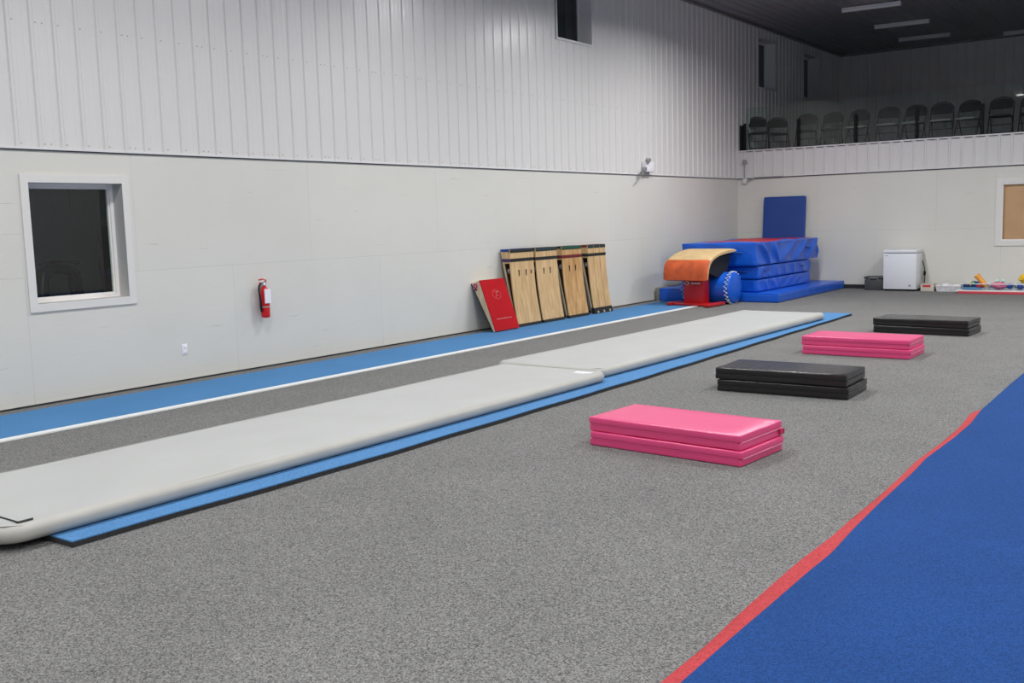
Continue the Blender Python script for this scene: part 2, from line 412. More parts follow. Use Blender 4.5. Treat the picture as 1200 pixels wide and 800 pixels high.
# loft
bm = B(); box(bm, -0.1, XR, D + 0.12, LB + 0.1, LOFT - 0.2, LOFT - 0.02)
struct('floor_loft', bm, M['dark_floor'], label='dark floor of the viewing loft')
bm = B(); ribbed(bm, 0.0, XR, LOFT - 0.1, CEIL + 0.02, 0.10, lambda u, d, z: (u, LB - d, z))
struct('wall_loft_back', bm, M['steel_wall'], label='ribbed steel back wall of the dark loft')
# ceiling, ribs run along the hall
bm = B(); ribbed(bm, -0.02, XR, YF, LB + 0.05, 0.12, lambda u, d, z: (u, z, CEIL - d))
struct('ceiling', bm, M['steel_ceiling'], label='dark ribbed steel ceiling')
bm = B(); box(bm, 0.0, 0.05, YF, LB, CEIL - 0.06, CEIL - 0.02, 0.004)
struct('trim_8', bm, M['steel_ceiling'], label='eave trim between left wall and ceiling')
bm = B(); box(bm, 0.05, XR, LB - 0.05, LB, CEIL - 0.06, CEIL - 0.02, 0.004)
struct('trim_9', bm, M['steel_ceiling'], label='trim between loft back wall and ceiling')
# walls the camera does not face
bm = B(); box(bm, XR, XR + 0.15, YF, LB, 0, H); 
struct('wall_right', bm, M['drywall'], label='white lower wall on the right side')
bm = B(); ribbed(bm, YF, LB, H, CEIL + 0.02, 0.05, lambda u, d, z: (XR - d, u, z))
struct('wall_right_upper', bm, M['steel_wall'], label='white ribbed upper wall on the right side')
bm = B(); box(bm, 0, XR, YF - 0.15, YF, 0, CEIL)
struct('wall_front', bm, M['drywall'], label='white wall behind the viewer')

# --- window 1 (left wall, low)
def casing(bm, place, u0, u1, z0, z1, w, t):
    """four mitred boards around an opening; place(u, out, z)"""
    o = [(u0 - w, z0 - w), (u1 + w, z0 - w), (u1 + w, z1 + w), (u0 - w, z1 + w)]
    i = [(u0, z0), (u1, z0), (u1, z1), (u0, z1)]
    for k in range(4):
        n = (k + 1) % 4
        A = [place(*(o[k][0], t, o[k][1])), place(o[n][0], t, o[n][1]), place(i[n][0], t, i[n][1]), place(i[k][0], t, i[k][1])]
        Bk = [place(o[k][0], 0, o[k][1]), place(o[n][0], 0, o[n][1]), place(i[n][0], 0, i[n][1]), place(i[k][0], 0, i[k][1])]
        va = [bm.verts.new(p) for p in A]; vb = [bm.verts.new(p) for p in Bk]
        bm.faces.new(va); bm.faces.new(vb[::-1])
        for q in range(4): bm.faces.new((va[q], va[(q + 1) % 4], vb[(q + 1) % 4], vb[q]))

w1 = thing('window_1', 'square white cased window with dark glass in the left wall', 'window', (0, (W1[0] + W1[1]) / 2, W1[2]))
del w1['category']; w1['kind'] = 'structure'
OFF = -Vector(w1.location)
def lb(fn, name, m, parent, off, smooth=False):
    bm = B(); fn(bm); bmesh.ops.translate(bm, vec=off, verts=bm.verts); return build(name, bm, m, parent, smooth)
def f(bm): casing(bm, lambda u, d, z: (d, u, z), *W1, 0.078, 0.018)
lb(f, 'window_casing', M['frame_white'], w1, OFF)
def f(bm):   # jamb box 0.21 deep
    y0, y1, z0, z1 = W1; t = 0.012; dp = 0.21
    box(bm, -dp, 0.004, y0 - t, y0, z0 - t, z1 + t); box(bm, -dp, 0.004, y1, y1 + t, z0 - t, z1 + t)
    box(bm, -dp, 0.004, y0, y1, z0 - t, z0); box(bm, -dp, 0.004, y0, y1, z1, z1 + t)
lb(f, 'window_jamb', M['frame_white'], w1, OFF)
def f(bm):
    y0, y1, z0, z1 = W1
    casing(bm, lambda u, d, z: (-0.21 + d, u, z), y0 + 0.035, y1 - 0.035, z0 + 0.035, z1 - 0.035, 0.035, 0.05)
    casing(bm, lambda u, d, z: (-0.21 + d, u, z), y0 + 0.05, y1 - 0.05, z0 + 0.05, z1 - 0.05, 0.015, 0.03)
lb(f, 'window_sash', M['vinyl_white'], w1, OFF)
def f(bm): box(bm, -0.200, -0.194, W1[0] + 0.05, W1[1] - 0.05, W1[2] + 0.05, W1[3] - 0.05)
lb(f, 'window_pane', M['pane'], w1, OFF)

# dim room behind window 1: ribbed steel over plain boards on its far side
bm = B()
box(bm, -3.25, -3.15, 3.0, 9.5, 0, 2.7)
struct('wall_side_room_back', bm, M['dark_room'], label='far wall of the unlit room behind the left window')
bm = B(); box(bm, -3.2, -0.16, 2.9, 3.0, 0, 2.7); struct('wall_side_room_near', bm, M['dark_room'])
bm = B(); box(bm, -3.2, -0.16, 9.5, 9.6, 0, 2.7); struct('wall_side_room_far', bm, M['dark_room'])
bm = B(); box(bm, -3.2, -0.16, 2.9, 9.6, -0.1, 0.0); struct('floor_side_room', bm, M['dark_floor'])
bm = B(); box(bm, -3.2, -0.16, 2.9, 9.6, 2.7, 2.8); struct('ceiling_side_room', bm, M['dark_room'])
bm = B(); ribbed(bm, 3.0, 9.5, 1.80, 2.7, 0.1, lambda u, d, z: (-3.13 + d, u, z)); box(bm, -3.15, -3.09, 3.0, 9.5, 1.76, 1.80)
struct('wall_side_room_ribbed', bm, M['dark_room'], label='ribbed wall of the unlit room behind the left window')
fr_ = thing('padded_frame', 'dark padded frame standing in the dim room behind the left window', 'gym equipment', (-1.8, 6.40, 0.0))
bm = B()
tube(bm, [(0, -0.21, 0.0), (0, -0.22, 0.9), (0, -0.19, 1.17), (0, -0.10, 1.25), (0, 0.10, 1.25), (0, 0.19, 1.17), (0, 0.22, 0.9), (0, 0.27, 0.0)], 0.075, 10)
build('padded_arch', bm, M['black_vinyl'], fr_)
bm = B(); tube(bm, [(0.02, -0.22, 1.30), (0.02, -0.05, 1.335), (0.02, 0.15, 1.31), (0.02, 0.27, 1.30)], 0.018, 8); tube(bm, [(0.02, 0.0, 1.22), (0.02, 0.0, 1.33)], 0.015, 8)
build('rail', bm, M['black_vinyl'], fr_)
pn = thing('upright_pad', 'tall dark pad standing in the dim room behind the left window', 'pad', (-1.85, 6.98, 0.0))
bm = B(); box(bm, -0.05, 0.05, 0.0, 0.17, 0.0, 1.72, 0.02); build('cover', bm, M['black_vinyl'], pn)
bm = B(); box(bm, 0.045, 0.065, 0.03, 0.14, 1.1, 1.2, 0.005); build('strap', bm, M['navy_vinyl'], pn)

# --- high windows
for i, (y0, y1, z0, z1) in enumerate(WH):
    w = thing('window_%d' % (i + 2), ['high dark window outside the frame on the left', 'high dark window above the springboards', 'high window in the loft nearest the railing', 'high window in the loft nearest the back'][i], 'window', (0, (y0 + y1) / 2, z0))
    del w['category']; w['kind'] = 'structure'
    off = -Vector(w.location)
    def f(bm):
        t = 0.012; dp = 0.26
        box(bm, -dp, 0.024, y0 - t, y0, z0 - t, z1 + t); box(bm, -dp, 0.024, y1, y1 + t, z0 - t, z1 + t)
        box(bm, -dp, 0.024, y0, y1, z0 - t, z0); box(bm, -dp, 0.024, y0, y1, z1, z1 + t)
    lb(f, 'window_jamb', M['trim_white'], w, off)
    def f(bm): casing(bm, lambda u, d, z: (0.018 + d, u, z), y0, y1, z0, z1, 0.035, 0.008)
    lb(f, 'window_casing', M['trim_white'], w, off)
    def f(bm): casing(bm, lambda u, d, z: (-0.26 + d, u, z), y0 + 0.03, y1 - 0.03, z0 + 0.03, z1 - 0.03, 0.03, 0.03)
    lb(f, 'window_sash', M['trim_white'], w, off)
    def f(bm): box(bm, -0.250, -0.244, y0 + 0.03, y1 - 0.03, z0 + 0.03, z1 - 0.03)
    lb(f, 'window_pane', M['pane'], w, off)
    def f(bm): box(bm, -0.42, -0.40, y0 - 0.1, y1 + 0.1, z0 - 0.1, z1 + 0.1)
    lb(f, 'window_blind', M['dk'], w, off)

# --- window in the far wall, brown board behind the glass
w = thing('window_6', 'white cased window with brown board behind it, far wall', 'window', ((WB[0] + WB[1]) / 2, D, WB[2]))
del w['category']; w['kind'] = 'structure'
off = -Vector(w.location)
def f(bm): casing(bm, lambda u, d, z: (u, D - d, z), *WB, 0.105, 0.018)
lb(f, 'window_casing', M['frame_white'], w, off)
def f(bm): casing(bm, lambda u, d, z: (u, D - d, z), WB[0] + 0.022, WB[1] - 0.022, WB[2] + 0.022, WB[3] - 0.022, 0.022, 0.010)
lb(f, 'window_sash', M['vinyl_white'], w, off)
def f(bm): box(bm, WB[0], WB[1], D + 0.012, D + 0.018, WB[2], WB[3])
lb(f, 'window_pane', M['clear_pane'], w, off)
def f(bm): box(bm, WB[0], WB[1], D + 0.05, D + 0.07, WB[2], WB[3])
lb(f, 'window_board', M['brown'], w, off)

# ================================================================= FLOOR RUNNERS
# vault runway along the wall
r = thing('runway_carpet', 'long light blue carpet runway with white edge along the left wall', 'runway', (0.78, 5.0, 0))
def loc(o): return -Vector(o.location)
def f(bm):
    n = 40
    for k in range(n):
        a = -3.0 + (17.6 + 3.0) * k / n; b_ = -3.0 + (17.6 + 3.0) * (k + 1) / n
        xa = 0.235 + 0.02 * math.sin(a * 0.9) + 0.012 * math.sin(a * 2.3); xb = 0.235 + 0.02 * math.sin(b_ * 0.9) + 0.012 * math.sin(b_ * 2.3)
        quad(bm, (xa, a, 0.008), (1.27, a, 0.008), (1.27, b_, 0.008), (xb, b_, 0.008))
        quad(bm, (xa, a, 0.0), (xa, a, 0.008), (xb, b_, 0.008), (xb, b_, 0.0))
        quad(bm, (1.27, a, 0.0), (1.27, a, 0.008), (1.27, b_, 0.008), (1.27, b_, 0.0))
lb(f, 'carpet', M['blue_carpet'], r, loc(r))
def f(bm): box(bm, 1.265, 1.365, -3.0, 17.2, 0.0, 0.011)
lb(f, 'edge_tape', M['white_tape'], r, loc(r))

# foam-backed strip beneath the air tracks
s = thing('tumbling_strip', 'bright blue foam backed carpet strip beneath the white air tracks', 'mat', (3.5, 9.4, 0))
def strip_edge(y): return 4.402 + (4.47 - 4.402) * min(1, max(0, (y - 2.8) / 2)) - max(0, (y - 9) / 7) * 0.09
def f0(z0, z1, inset):
    def f(bm):
        n = 60; ys = [2.785 + (16.03 - 2.785) * k / n for k in range(n + 1)]
        R = [(strip_edge(y) + 0.006 * math.sin(y * 5.1) - inset, y) for y in ys]
        Lf = [(2.70, y) for y in ys]
        rt = [bm.verts.new((x, y, z1)) for x, y in R]; rb = [bm.verts.new((x - 0.0, y, z0)) for x, y in R]
        lt = [bm.verts.new((x, y, z1)) for x, y in Lf]; lbv = [bm.verts.new((x, y, z0)) for x, y in Lf]
        for k in range(n):
            bm.faces.new((lt[k], rt[k], rt[k + 1], lt[k + 1])); bm.faces.new((lbv[k], lbv[k + 1], rb[k + 1], rb[k]))
            bm.faces.new((rt[k], rb[k], rb[k + 1], rt[k + 1])); bm.faces.new((lt[k], lt[k + 1], lbv[k + 1], lbv[k]))
        bm.faces.new((lt[0], lbv[0], rb[0], rt[0])); bm.faces.new((lt[n], rt[n], rb[n], lbv[n]))
    return f
lb(f0(0.0, 0.029, 0.0), 'foam_backing', M['foam'], s, loc(s))
lb(f0(0.029, 0.036, -0.003), 'carpet', M['blue_strip'], s, loc(s))

# air tracks: superellipse-edged inflatable slabs
def air_track(x0, x1, y0, y1, z0, h, rot, label):
    cx, cy = (x0 + x1) / 2, (y0 + y1) / 2
    t = thing('air_track', label, 'air track', (cx, cy, z0), rot, 'white inflatable air tracks')
    hw, hl, rc = (x1 - x0) / 2, (y1 - y0) / 2, 0.17
    def outline(ins):
        pts = []; rr = max(rc - ins, 0.02)
        for qx, qy, a0 in ((1, 1, 0), (-1, 1, 90), (-1, -1, 180), (1, -1, 270)):
            for k in range(9):
                a = math.radians(a0 + k * 90 / 8)
                pts.append((qx * (hw - ins - rr) + rr * math.cos(a), qy * (hl - ins - rr) + rr * math.sin(a)))
        # extra points along the long sides
        out = []
        for i, p in enumerate(pts):
            q = pts[(i + 1) % len(pts)]; out.append(p); d = math.dist(p, q)
            m = int(d / 0.35)
            for j in range(1, m): out.append((p[0] + (q[0] - p[0]) * j / m, p[1] + (q[1] - p[1]) * j / m))
        return out
    # side band and top are separate parts
    n0 = 10; rad = h / 2
    bm = B(); rings = []
    base = outline(0)
    for k in range(n0 + 1):
        a = -PI / 2 + PI * k / n0
        ins = rad * (1 - math.cos(a)); z = rad + rad * math.sin(a)
        sc = []
        for (x, y) in base:
            # inset towards the middle, keeping corner shape
            ix = hw - rc; iy = hl - rc
            dx = max(abs(x) - ix, 0) * math.copysign(1, x); dy = max(abs(y) - iy, 0) * math.copysign(1, y)
            L_ = math.hypot(dx, dy) or 1
            sc.append(bm.verts.new((x - dx / L_ * ins, y - dy / L_ * ins, z)))
        rings.append(sc)
    for i in range(n0):
        m = len(base)
        for k in range(m): bm.faces.new((rings[i][k], rings[i][(k + 1) % m], rings[i + 1][(k + 1) % m], rings[i + 1][k]))
    bm.faces.new(rings[0][::-1])
    build('side_wall', bm, M['track_side'], t)
    # top panel: slightly domed grid filling the outline
    bm = B()
    ix = hw - rad * 0.55; iy = hl - rad * 0.55
    nx, ny = 14, 60
    def corner(x, y):
        rr = rc - rad * 0.55
        ax, ay = abs(x) - (ix - rr), abs(y) - (iy - rr)
        if ax > 0 and ay > 0:
            L_ = math.hypot(ax, ay); mx = max(ax, ay)
            kx = mx / L_
            return math.copysign(ix - rr + ax * kx, x), math.copysign(iy - rr + ay * kx, y)
        return x, y
    g = []
    for j in range(ny + 1):
        # denser near ends
        v = -1 + 2 * j / ny; v = math.copysign(1 - (1 - abs(v)) ** 1.0, v); row = []
        for i in range(nx + 1):
            u = -1 + 2 * i / nx; u = math.copysign(abs(u) ** 0.75, u)
            x, y = corner(u * ix, v * iy)
            e = min(ix - abs(x), iy - abs(y))
            z = h + 0.0015 + 0.004 * min(1, e / 0.12) - 0.012 * max(0, 1 - e / 0.05) ** 2 * 0.53 + 0.0015 * noise.noise(Vector((x * 1.5, y * 1.1, cx)))
            row.append(bm.verts.new((x, y, z)))
        g.append(row)
    for j in range(ny):
        for i in range(nx): bm.faces.new((g[j][i], g[j][i + 1], g[j + 1][i + 1], g[j + 1][i]))
    build('top_panel', bm, M['track'], t)
    return t
a1 = air_track(2.93, 4.27, 2.50, 8.60, 0.037, 0.098, math.radians(-0.6), 'white inflatable air track nearest the camera, black corner mark on it')
# black corner mark near the near right corner, valve print at the far end
bm = B()
zt = 0.1045
tube(bm, [(0.20, -2.915, zt), (0.60, -2.912, zt)], 0.0055, 6)
tube(bm, [(0.60, -2.912, zt), (0.60, -2.83, zt)], 0.0055, 6)
build('corner_mark', bm, M['black_ink'], a1)
bm = B()
box(bm, 0.40, 0.60, 2.78, 2.86, 0.1015, 0.1040, 0.001)
tube(bm, [(0.43, 2.74, 0.103), (0.56, 2.74, 0.103)], 0.006, 6)
build('printed_patch', bm, M['print_white'], a1)
a2 = air_track(2.86, 4.24, 8.625, 15.10, 0.037, 0.098, math.radians(-1.2), 'white inflatable air track further from the camera, at the far end of the strip')

# ================================================================= SPRING FLOOR (right)
red = [(7.745,-3.0),(7.738,0.0),(7.733,3.048),(7.731,3.151),(7.731,3.441),(7.715,3.749),(7.709,4.107),(7.705,4.467),(7.713,4.932),(7.699,5.351),(7.70,5.644),(7.692,6.328),(7.673,6.746),(7.68,7.412),(7.672,8.04),(7.64,8.552),(7.659,8.9)]
blu = [(7.825,-3.0),(7.822,0.0),(7.821,3.005),(7.82,3.122),(7.816,3.488),(7.817,3.834),(7.815,4.295),(7.820,4.615),(7.793,5.046),(7.772,5.586),(7.756,6.33),(7.735,6.75),(7.751,7.498),(7.746,8.04),(7.708,8.572),(7.698,9.215),(7.684,9.977),(7.679,10.767),(7.672,12.0),(7.67,16.0)]
def interp(pts, y):
    for (xa, ya), (xb, yb) in zip(pts[:-1], pts[1:]):
        if ya <= y <= yb: return xa + (xb - xa) * (y - ya) / (yb - ya)
    return pts[-1][0]
sf = thing('spring_floor', 'royal blue carpeted exercise floor with a wavy red border, right foreground', 'gym floor mat', (11.5, 6, 0))
def f(bm):
    n = 150; ys = [-3 + 19 * k / n for k in range(n + 1)]; z1 = 0.04; X1 = 16.2
    e = [interp(blu, y) for y in ys]
    prof = [(0.006, 0.0), (0.0, 0.012), (0.0, z1 - 0.008), (0.003, z1 - 0.002), (0.010, z1)]
    cols = []
    for y, x in zip(ys, e): cols.append([bm.verts.new((x + dx, y, z)) for dx, z in prof] + [bm.verts.new((X1, y, z1)), bm.verts.new((X1, y, 0))])
    for k in range(n):
        for j in range(len(prof) + 1): bm.faces.new((cols[k][j], cols[k][j + 1], cols[k + 1][j + 1], cols[k + 1][j]))
    bm.faces.new(cols[0]); bm.faces.new(cols[-1][::-1])
lb(f, 'carpet', M['royal'], sf, loc(sf), True)
def f(bm):
    n = 150; ys = [-3 + (9.0 + 3) * k / n for k in range(n + 1)]; prev = None
    for y in ys:
        xr = interp(red, y); xb = interp(blu, y) + 0.004
        if y > 8.6: xr = min(xb - 0.003, xr + (y - 8.6) * 0.12)
        z = 0.006 + 0.004 * math.sin(y * 3.1)
        row = [bm.verts.new(q) for q in ((xr, y, 0.0), (xr + 0.002, y, max(z, 0.003)), ((xr + xb) / 2, y, 0.016), (xb, y, 0.026), (xb, y, 0.0))]
        if prev:
            for j in range(4): bm.faces.new((prev[j], prev[j + 1], row[j + 1], row[j]))
        prev = row
lb(f, 'red_border', M['red_border'], sf, loc(sf), True)

# ================================================================= FOLDED PANEL MATS
def panel_mat(x, y, rot, h, body, seam, pipe, label, seed):
    random.seed(seed)
    t = thing('folded_panel_mat', label, 'gym mat', (x, y, 0), rot, 'folded panel mats in a row on the carpet')
    W, Dp = 1.22, 0.61; th = h / 4
    offs = [(0, 0), (0.004, -0.006), (-0.012, 0.008), (-0.008, 0.0)]
    for k in range(4):
        ox, oy = offs[k]; ox += random.uniform(-.004, .004)
        bm = B()
        g = 0.002
        z0, z1 = k * th + g, (k + 1) * th - g + (0.001 if k % 2 == 0 else 0)
        vs = box(bm, ox, ox + W, oy, oy + Dp, z0, z1, 0.008, 3)
        bmesh.ops.subdivide_edges(bm, edges=[e for e in bm.edges if e.calc_length() > 0.3], cuts=9, use_grid_fill=True)
        for v in bm.verts:
            p = v.co; side = (abs(p.y - oy) < 0.02 or abs(p.x - ox - W) < 0.02 or abs(p.x - ox) < 0.02)
            q = noise.noise(Vector((p.x * 6, p.y * 6, p.z * 9 + seed * 3 + k)))
            if side: v.co += Vector((0, 0, q * 0.0025)) + Vector((p.x - ox - W / 2, p.y - oy - Dp / 2, 0)).normalized() * q * 0.003
            if p.z > z1 - 0.004 and k == 3: v.co.z += 0.003 * noise.noise(Vector((p.x * 3, p.y * 3, seed))) 
        build('panel', bm, body, t)
    # hinge fabric joining panels in pairs on the front, piping seams on the ends
    for k in (0, 2):
        bm = B(); box(bm, 0.02 + offs[k][0], W - 0.02 + offs[k][0], offs[k][1] - 0.0015, offs[k][1] + 0.02, (k + 1) * th - 0.012, (k + 1) * th + 0.012, 0.001, 1)
        build('hinge', bm, body, t)
    for k in range(4):
        bm = B()
        zz = (k + (0.93 if k % 2 == 0 else 0.06)) * th
        tube(bm, [(W + offs[k][0] + 0.001, 0.015, zz), (W + offs[k][0] + 0.002, 0.3, zz + 0.001), (W + offs[k][0] + 0.001, 0.595, zz)], 0.0022, 5)
        build('piping', bm, pipe, t)
    if seed == 1:
        bm = B(); box(bm, W - 0.004, W + 0.012, 0.55, 0.61, 2.3 * th, 3.05 * th, 0.002, 1)
        build('fastening_flap', bm, seam, t)
    return t
PINK = (M['pink'], M['pink_dark'], M['pink_thread']); BLK = (M['black_vinyl'], M['black_seam'], M['black_pipe'])
panel_mat(5.536, 6.172, -0.083, 0.212, *PINK, 'folded pink vinyl panel mat nearest the camera', 1)
panel_mat(5.382, 8.713, 0.028, 0.222, *BLK, 'folded black vinyl panel mat between the two pink ones', 2)
panel_mat(5.213, 11.48, -0.009, 0.212, *PINK, 'folded pink vinyl panel mat, the smaller looking one further back', 3)
panel_mat(5.334, 13.90, -0.052, 0.200, *BLK, 'folded black vinyl panel mat farthest from the camera', 4)

# ================================================================= CRASH MATS IN THE CORNER
def soft_box(bm, W, L, Hh, nx, ny, nz, fn, bev=0.03):
    """box grid with rounded edges, vertices displaced by fn(p, normal)"""
    def P(i, j, k):
        x, y, z = W * i / nx, L * j / ny, Hh * k / nz
        c = Vector((min(max(x, bev), W - bev), min(max(y, bev), L - bev), min(max(z, bev), Hh - bev)))
        d = Vector((x, y, z)) - c
        if d.length > 1e-6: p = c + d.normalized() * bev; n = d.normalized()
        else: p = Vector((x, y, z)); n = Vector((0, 0, 1))
        return p, n
    cache = {}
    def V(i, j, k):
        if (i, j, k) not in cache:
            p, n = P(i, j, k); cache[(i, j, k)] = bm.verts.new(p + n * fn(p, n))
        return cache[(i, j, k)]
    for i in range(nx):
        for j in range(ny):
            bm.faces.new((V(i, j, 0), V(i, j + 1, 0), V(i + 1, j + 1, 0), V(i + 1, j, 0)))
            bm.faces.new((V(i, j, nz), V(i + 1, j, nz), V(i + 1, j + 1, nz), V(i, j + 1, nz)))
    for i in range(nx):
        for k in range(nz):
            bm.faces.new((V(i, 0, k), V(i + 1, 0, k), V(i + 1, 0, k + 1), V(i, 0, k + 1)))
            bm.faces.new((V(i, ny, k), V(i, ny, k + 1), V(i + 1, ny, k + 1), V(i + 1, ny, k)))
    for j in range(ny):
        for k in range(nz):
            bm.faces.new((V(0, j, k), V(0, j, k + 1), V(0, j + 1, k + 1), V(0, j + 1, k)))
            bm.faces.new((V(nx, j, k), V(nx, j + 1, k), V(nx, j + 1, k + 1), V(nx, j, k + 1)))

def crash(name, label, x, y, z, W, L, Hh, amt, seed, rot=0, topred=False, group='royal blue crash mats stacked in the corner', handles=True, seam=True):
    t = thing(name, label, 'crash mat', (x, y, z), rot, group)
    def fn(p, n):
        a = 0
        if abs(n.z) < 0.8:
            # slack vinyl folds hanging diagonally on the sides
            u = p.y if abs(n.x) > abs(n.y) else p.x
            sgn = 1 if noise.noise(Vector((u * 0.55, 0.3, seed))) > -0.1 else -1
            w = u * (4.4 if Hh > 0.4 else 6.5) - sgn * p.z * 5.5 + 2.2 * noise.noise(Vector((u * 1.3, p.z * 1.6, seed)))
            ph = (1 - abs(math.sin(w))) ** 1.3
            env = min(1, max(0.15, noise.noise(Vector((u * 0.9, 0, seed + 4))) + 0.75))
            mid = math.sin(PI * min(max(p.z / Hh, 0.0), 1)) ** 0.6
            if abs(n.x) < abs(n.y): env *= 0.25
            a = (ph - 0.35) * amt * env * mid
        else:
            a = 0.012 * noise.noise(Vector((p.x * 1.5, p.y * 1.5, seed))) * (amt / 0.03)
        return a
    bm = B(); soft_box(bm, W, L, Hh, int(W / 0.05), int(L / 0.03), max(8, int(Hh / 0.022)), fn)
    if topred:
        for f_ in bm.faces:
            c = f_.calc_center_median()
            if f_.normal.z > 0.6 or c.z > Hh - 0.02:
                if 0.25 < c.x < W - 0.12 and 0.35 < c.y < L - 0.15: f_.material_index = 1
    build('cover', bm, [M['blue_vinyl'], M['red_vinyl']] if topred else M['blue_vinyl'], t)
    if handles:
        for yy in (L * 0.14, L * 0.82):
            bm = B(); tube(bm, [(W + 0.004, yy - 0.10, Hh * 0.58), (W + 0.02, yy - 0.07, Hh * 0.57), (W + 0.024, yy, Hh * 0.555), (W + 0.02, yy + 0.07, Hh * 0.57), (W + 0.004, yy + 0.10, Hh * 0.58)], 0.014, 6)
            build('handle', bm, M['navy_vinyl'], t)
        for xx in (W * 0.25, W * 0.75):
            bm = B(); tube(bm, [(xx - 0.1, -0.004, Hh * 0.58), (xx - 0.07, -0.02, Hh * 0.57), (xx, -0.024, Hh * 0.555), (xx + 0.07, -0.02, Hh * 0.57), (xx + 0.10, -0.004, Hh * 0.58)], 0.014, 6)
            build('handle', bm, M['navy_vinyl'], t)
    if seam:
        bm = B()
        tube(bm, [(W - 0.006, L - 0.03, Hh * 0.96), (W - 0.006, 0.02, Hh * 0.96), (W - 0.02, 0.006, Hh * 0.96), (0.03, 0.006, Hh * 0.96)], 0.006, 5)
        build('piping', bm, M['blue_vinyl'], t)
    return t
# bottom: long thin landing mat
crash('landing_mat', 'wide flat royal blue landing mat at the bottom, reaching out along the carpet', 0.80, 17.88, 0, 1.66, 3.86, 0.17, 0.008, 11, handles=False)
crash('crash_mat', 'royal blue crash mat directly on the bottom landing mat', 0.80, 18.05, 0.176, 1.20, 2.85, 0.237, 0.030, 21, handles=False)
crash('crash_mat', 'royal blue crash mat just under the red topped one', 0.80, 18.04, 0.422, 1.20, 2.86, 0.242, 0.032, 31)
crash('crash_mat', 'thick wrinkled blue crash mat with red top, topmost of the corner stack', 0.47, 17.93, 0.674, 1.54, 3.42, 0.44, 0.085, 41, topred=True)

# dark blue panel leaning on the far wall
lp = thing('standing_mat', 'dark blue rectangular mat standing upright against the far wall', 'gym mat', (0.66, D - 0.30, 0.18))
def fn(p, n): return 0.002 * noise.noise(p * 3)
bm = B(); soft_box(bm, 0.955, 0.06, 1.84, 12, 3, 24, fn, 0.02)
o = build('cover', bm, M['navy_vinyl'], lp, rot=(math.radians(-5.5), 0, math.radians(0.5)))
bm = B()
tube(bm, [(0.02, 0.0, 0.02), (0.02, 0.0, 1.82), (0.935, 0.0, 1.82), (0.935, 0.0, 0.02)], 0.005, 5)
build('piping', bm, M['blue_vinyl'], lp, rot=(math.radians(-5.5), 0, math.radians(0.5)))

# low blue mat with grey end by the left wall
bmx = thing('folded_wall_mat', 'low royal blue block mat with grey end beside the left wall', 'gym mat', (0.03, 17.68, 0))
bm = B(); soft_box(bm, 0.60, 1.1, 0.255, 10, 14, 6, lambda p, n: 0.004 * noise.noise(p * 5), 0.02)
build('cover', bm, M['blue_vinyl'], bmx, loc=(0.09, 0, 0))
bm = B(); box(bm, 0.0, 0.085, -0.005, 1.1, 0, 0.26, 0.012)
build('end_panel', bm, M['grey_vinyl'], bmx)

# ================================================================= VAULTING TABLE
vt = thing('vaulting_table', 'vaulting table with tan curved top, worn orange front and red base', 'vaulting table', (1.14, 16.72, 0.0115), math.radians(-4))
# side profile (y back, z up): tongue that curls down at the front
top = [(1.14, 0.985), (1.05, 0.998), (0.92, 1.008), (0.75, 1.002), (0.55, 0.975), (0.38, 0.94), (0.22, 0.89), (0.11, 0.835), (0.04, 0.765), (0.005, 0.68), (-0.01, 0.58), (-0.012, 0.47)]
und = [(0.045, 0.455), (0.07, 0.56), (0.10, 0.66), (0.15, 0.74), (0.22, 0.79), (0.32, 0.83), (0.45, 0.865), (0.60, 0.885), (0.75, 0.90), (0.90, 0.91), (1.05, 0.92), (1.13, 0.94)]
def slab(bm, topp, undp, x0, x1, r, n=12, crown=0.012):
    P = topp + undp; rows = []
    cx = sum(p[0] for p in P) / len(P)
    for i in range(n + 1):
        u = -1 + 2 * i / n; x = (x0 + x1) / 2 + (x1 - x0) / 2 * math.copysign(abs(u) ** 0.6, u)
        e = max(0, abs(x - (x0 + x1) / 2) - ((x1 - x0) / 2 - r)) / r
        k = r * (1 - math.sqrt(max(0, 1 - e * e)))
        row = []
        m = len(topp)
        for j, (y, z) in enumerate(P):
            a = P[j - 1] if j > 0 else P[-1]; b_ = P[(j + 1) % len(P)]
            ny, nz = -(b_[1] - a[1]), (b_[0] - a[0]); L_ = math.hypot(ny, nz) or 1; ny /= L_; nz /= L_
            s_ = 1 if True else -1
            row.append(bm.verts.new((x, y + ny * k * 0.9 , z + nz * k * 0.9)))
        rows.append(row)
    return rows
bm = B()
rows = slab(bm, top, und, -0.46, 0.46, 0.028)
nP = len(top) + len(und)
for i in range(len(rows) - 1):
    for j in range(nP):
        f_ = bm.faces.new((rows[i][j], rows[i][(j + 1) % nP], rows[i + 1][(j + 1) % nP], rows[i + 1][j]))
        f_.material_index = 1 if len(top) - 5 <= j <= len(top) - 1 else (2 if j > len(top) - 1 else 0)
bm.faces.new(rows[0][::-1]); bm.faces.new(rows[-1])
build('padded_top', bm, [M['tan'], M['orange'], M['black_vinyl']], vt)
bm = B()
box(bm, -0.14, 0.26, 0.20, 0.44, 0.03, 0.83, 0.015)
box(bm, -0.18, 0.30, 0.24, 0.90, 0.80, 0.88, 0.01)
build('column', bm, M['red_paint'], vt)
bm = B(); prism(bm, [(0.16, 0.60), (0.50, 0.50), (0.86, 0.60), (1.02, 0.90), (0.60, 0.872), (0.34, 0.82), (0.18, 0.735)], -0.40, 0.40, 'x')  # black solid added as the table's shade in front of the mats
build('underside_shade_block', bm, M['black_seam'], vt)
bm = B()
box(bm, -0.36, 0.50, 0.06, 0.46, 0.0, 0.035, 0.008)
box(bm, 0.44, 0.56, -0.14, 0.50, 0.0, 0.055, 0.012); box(bm, -0.40, -0.30, 0.0, 0.48, 0.0, 0.05, 0.012)
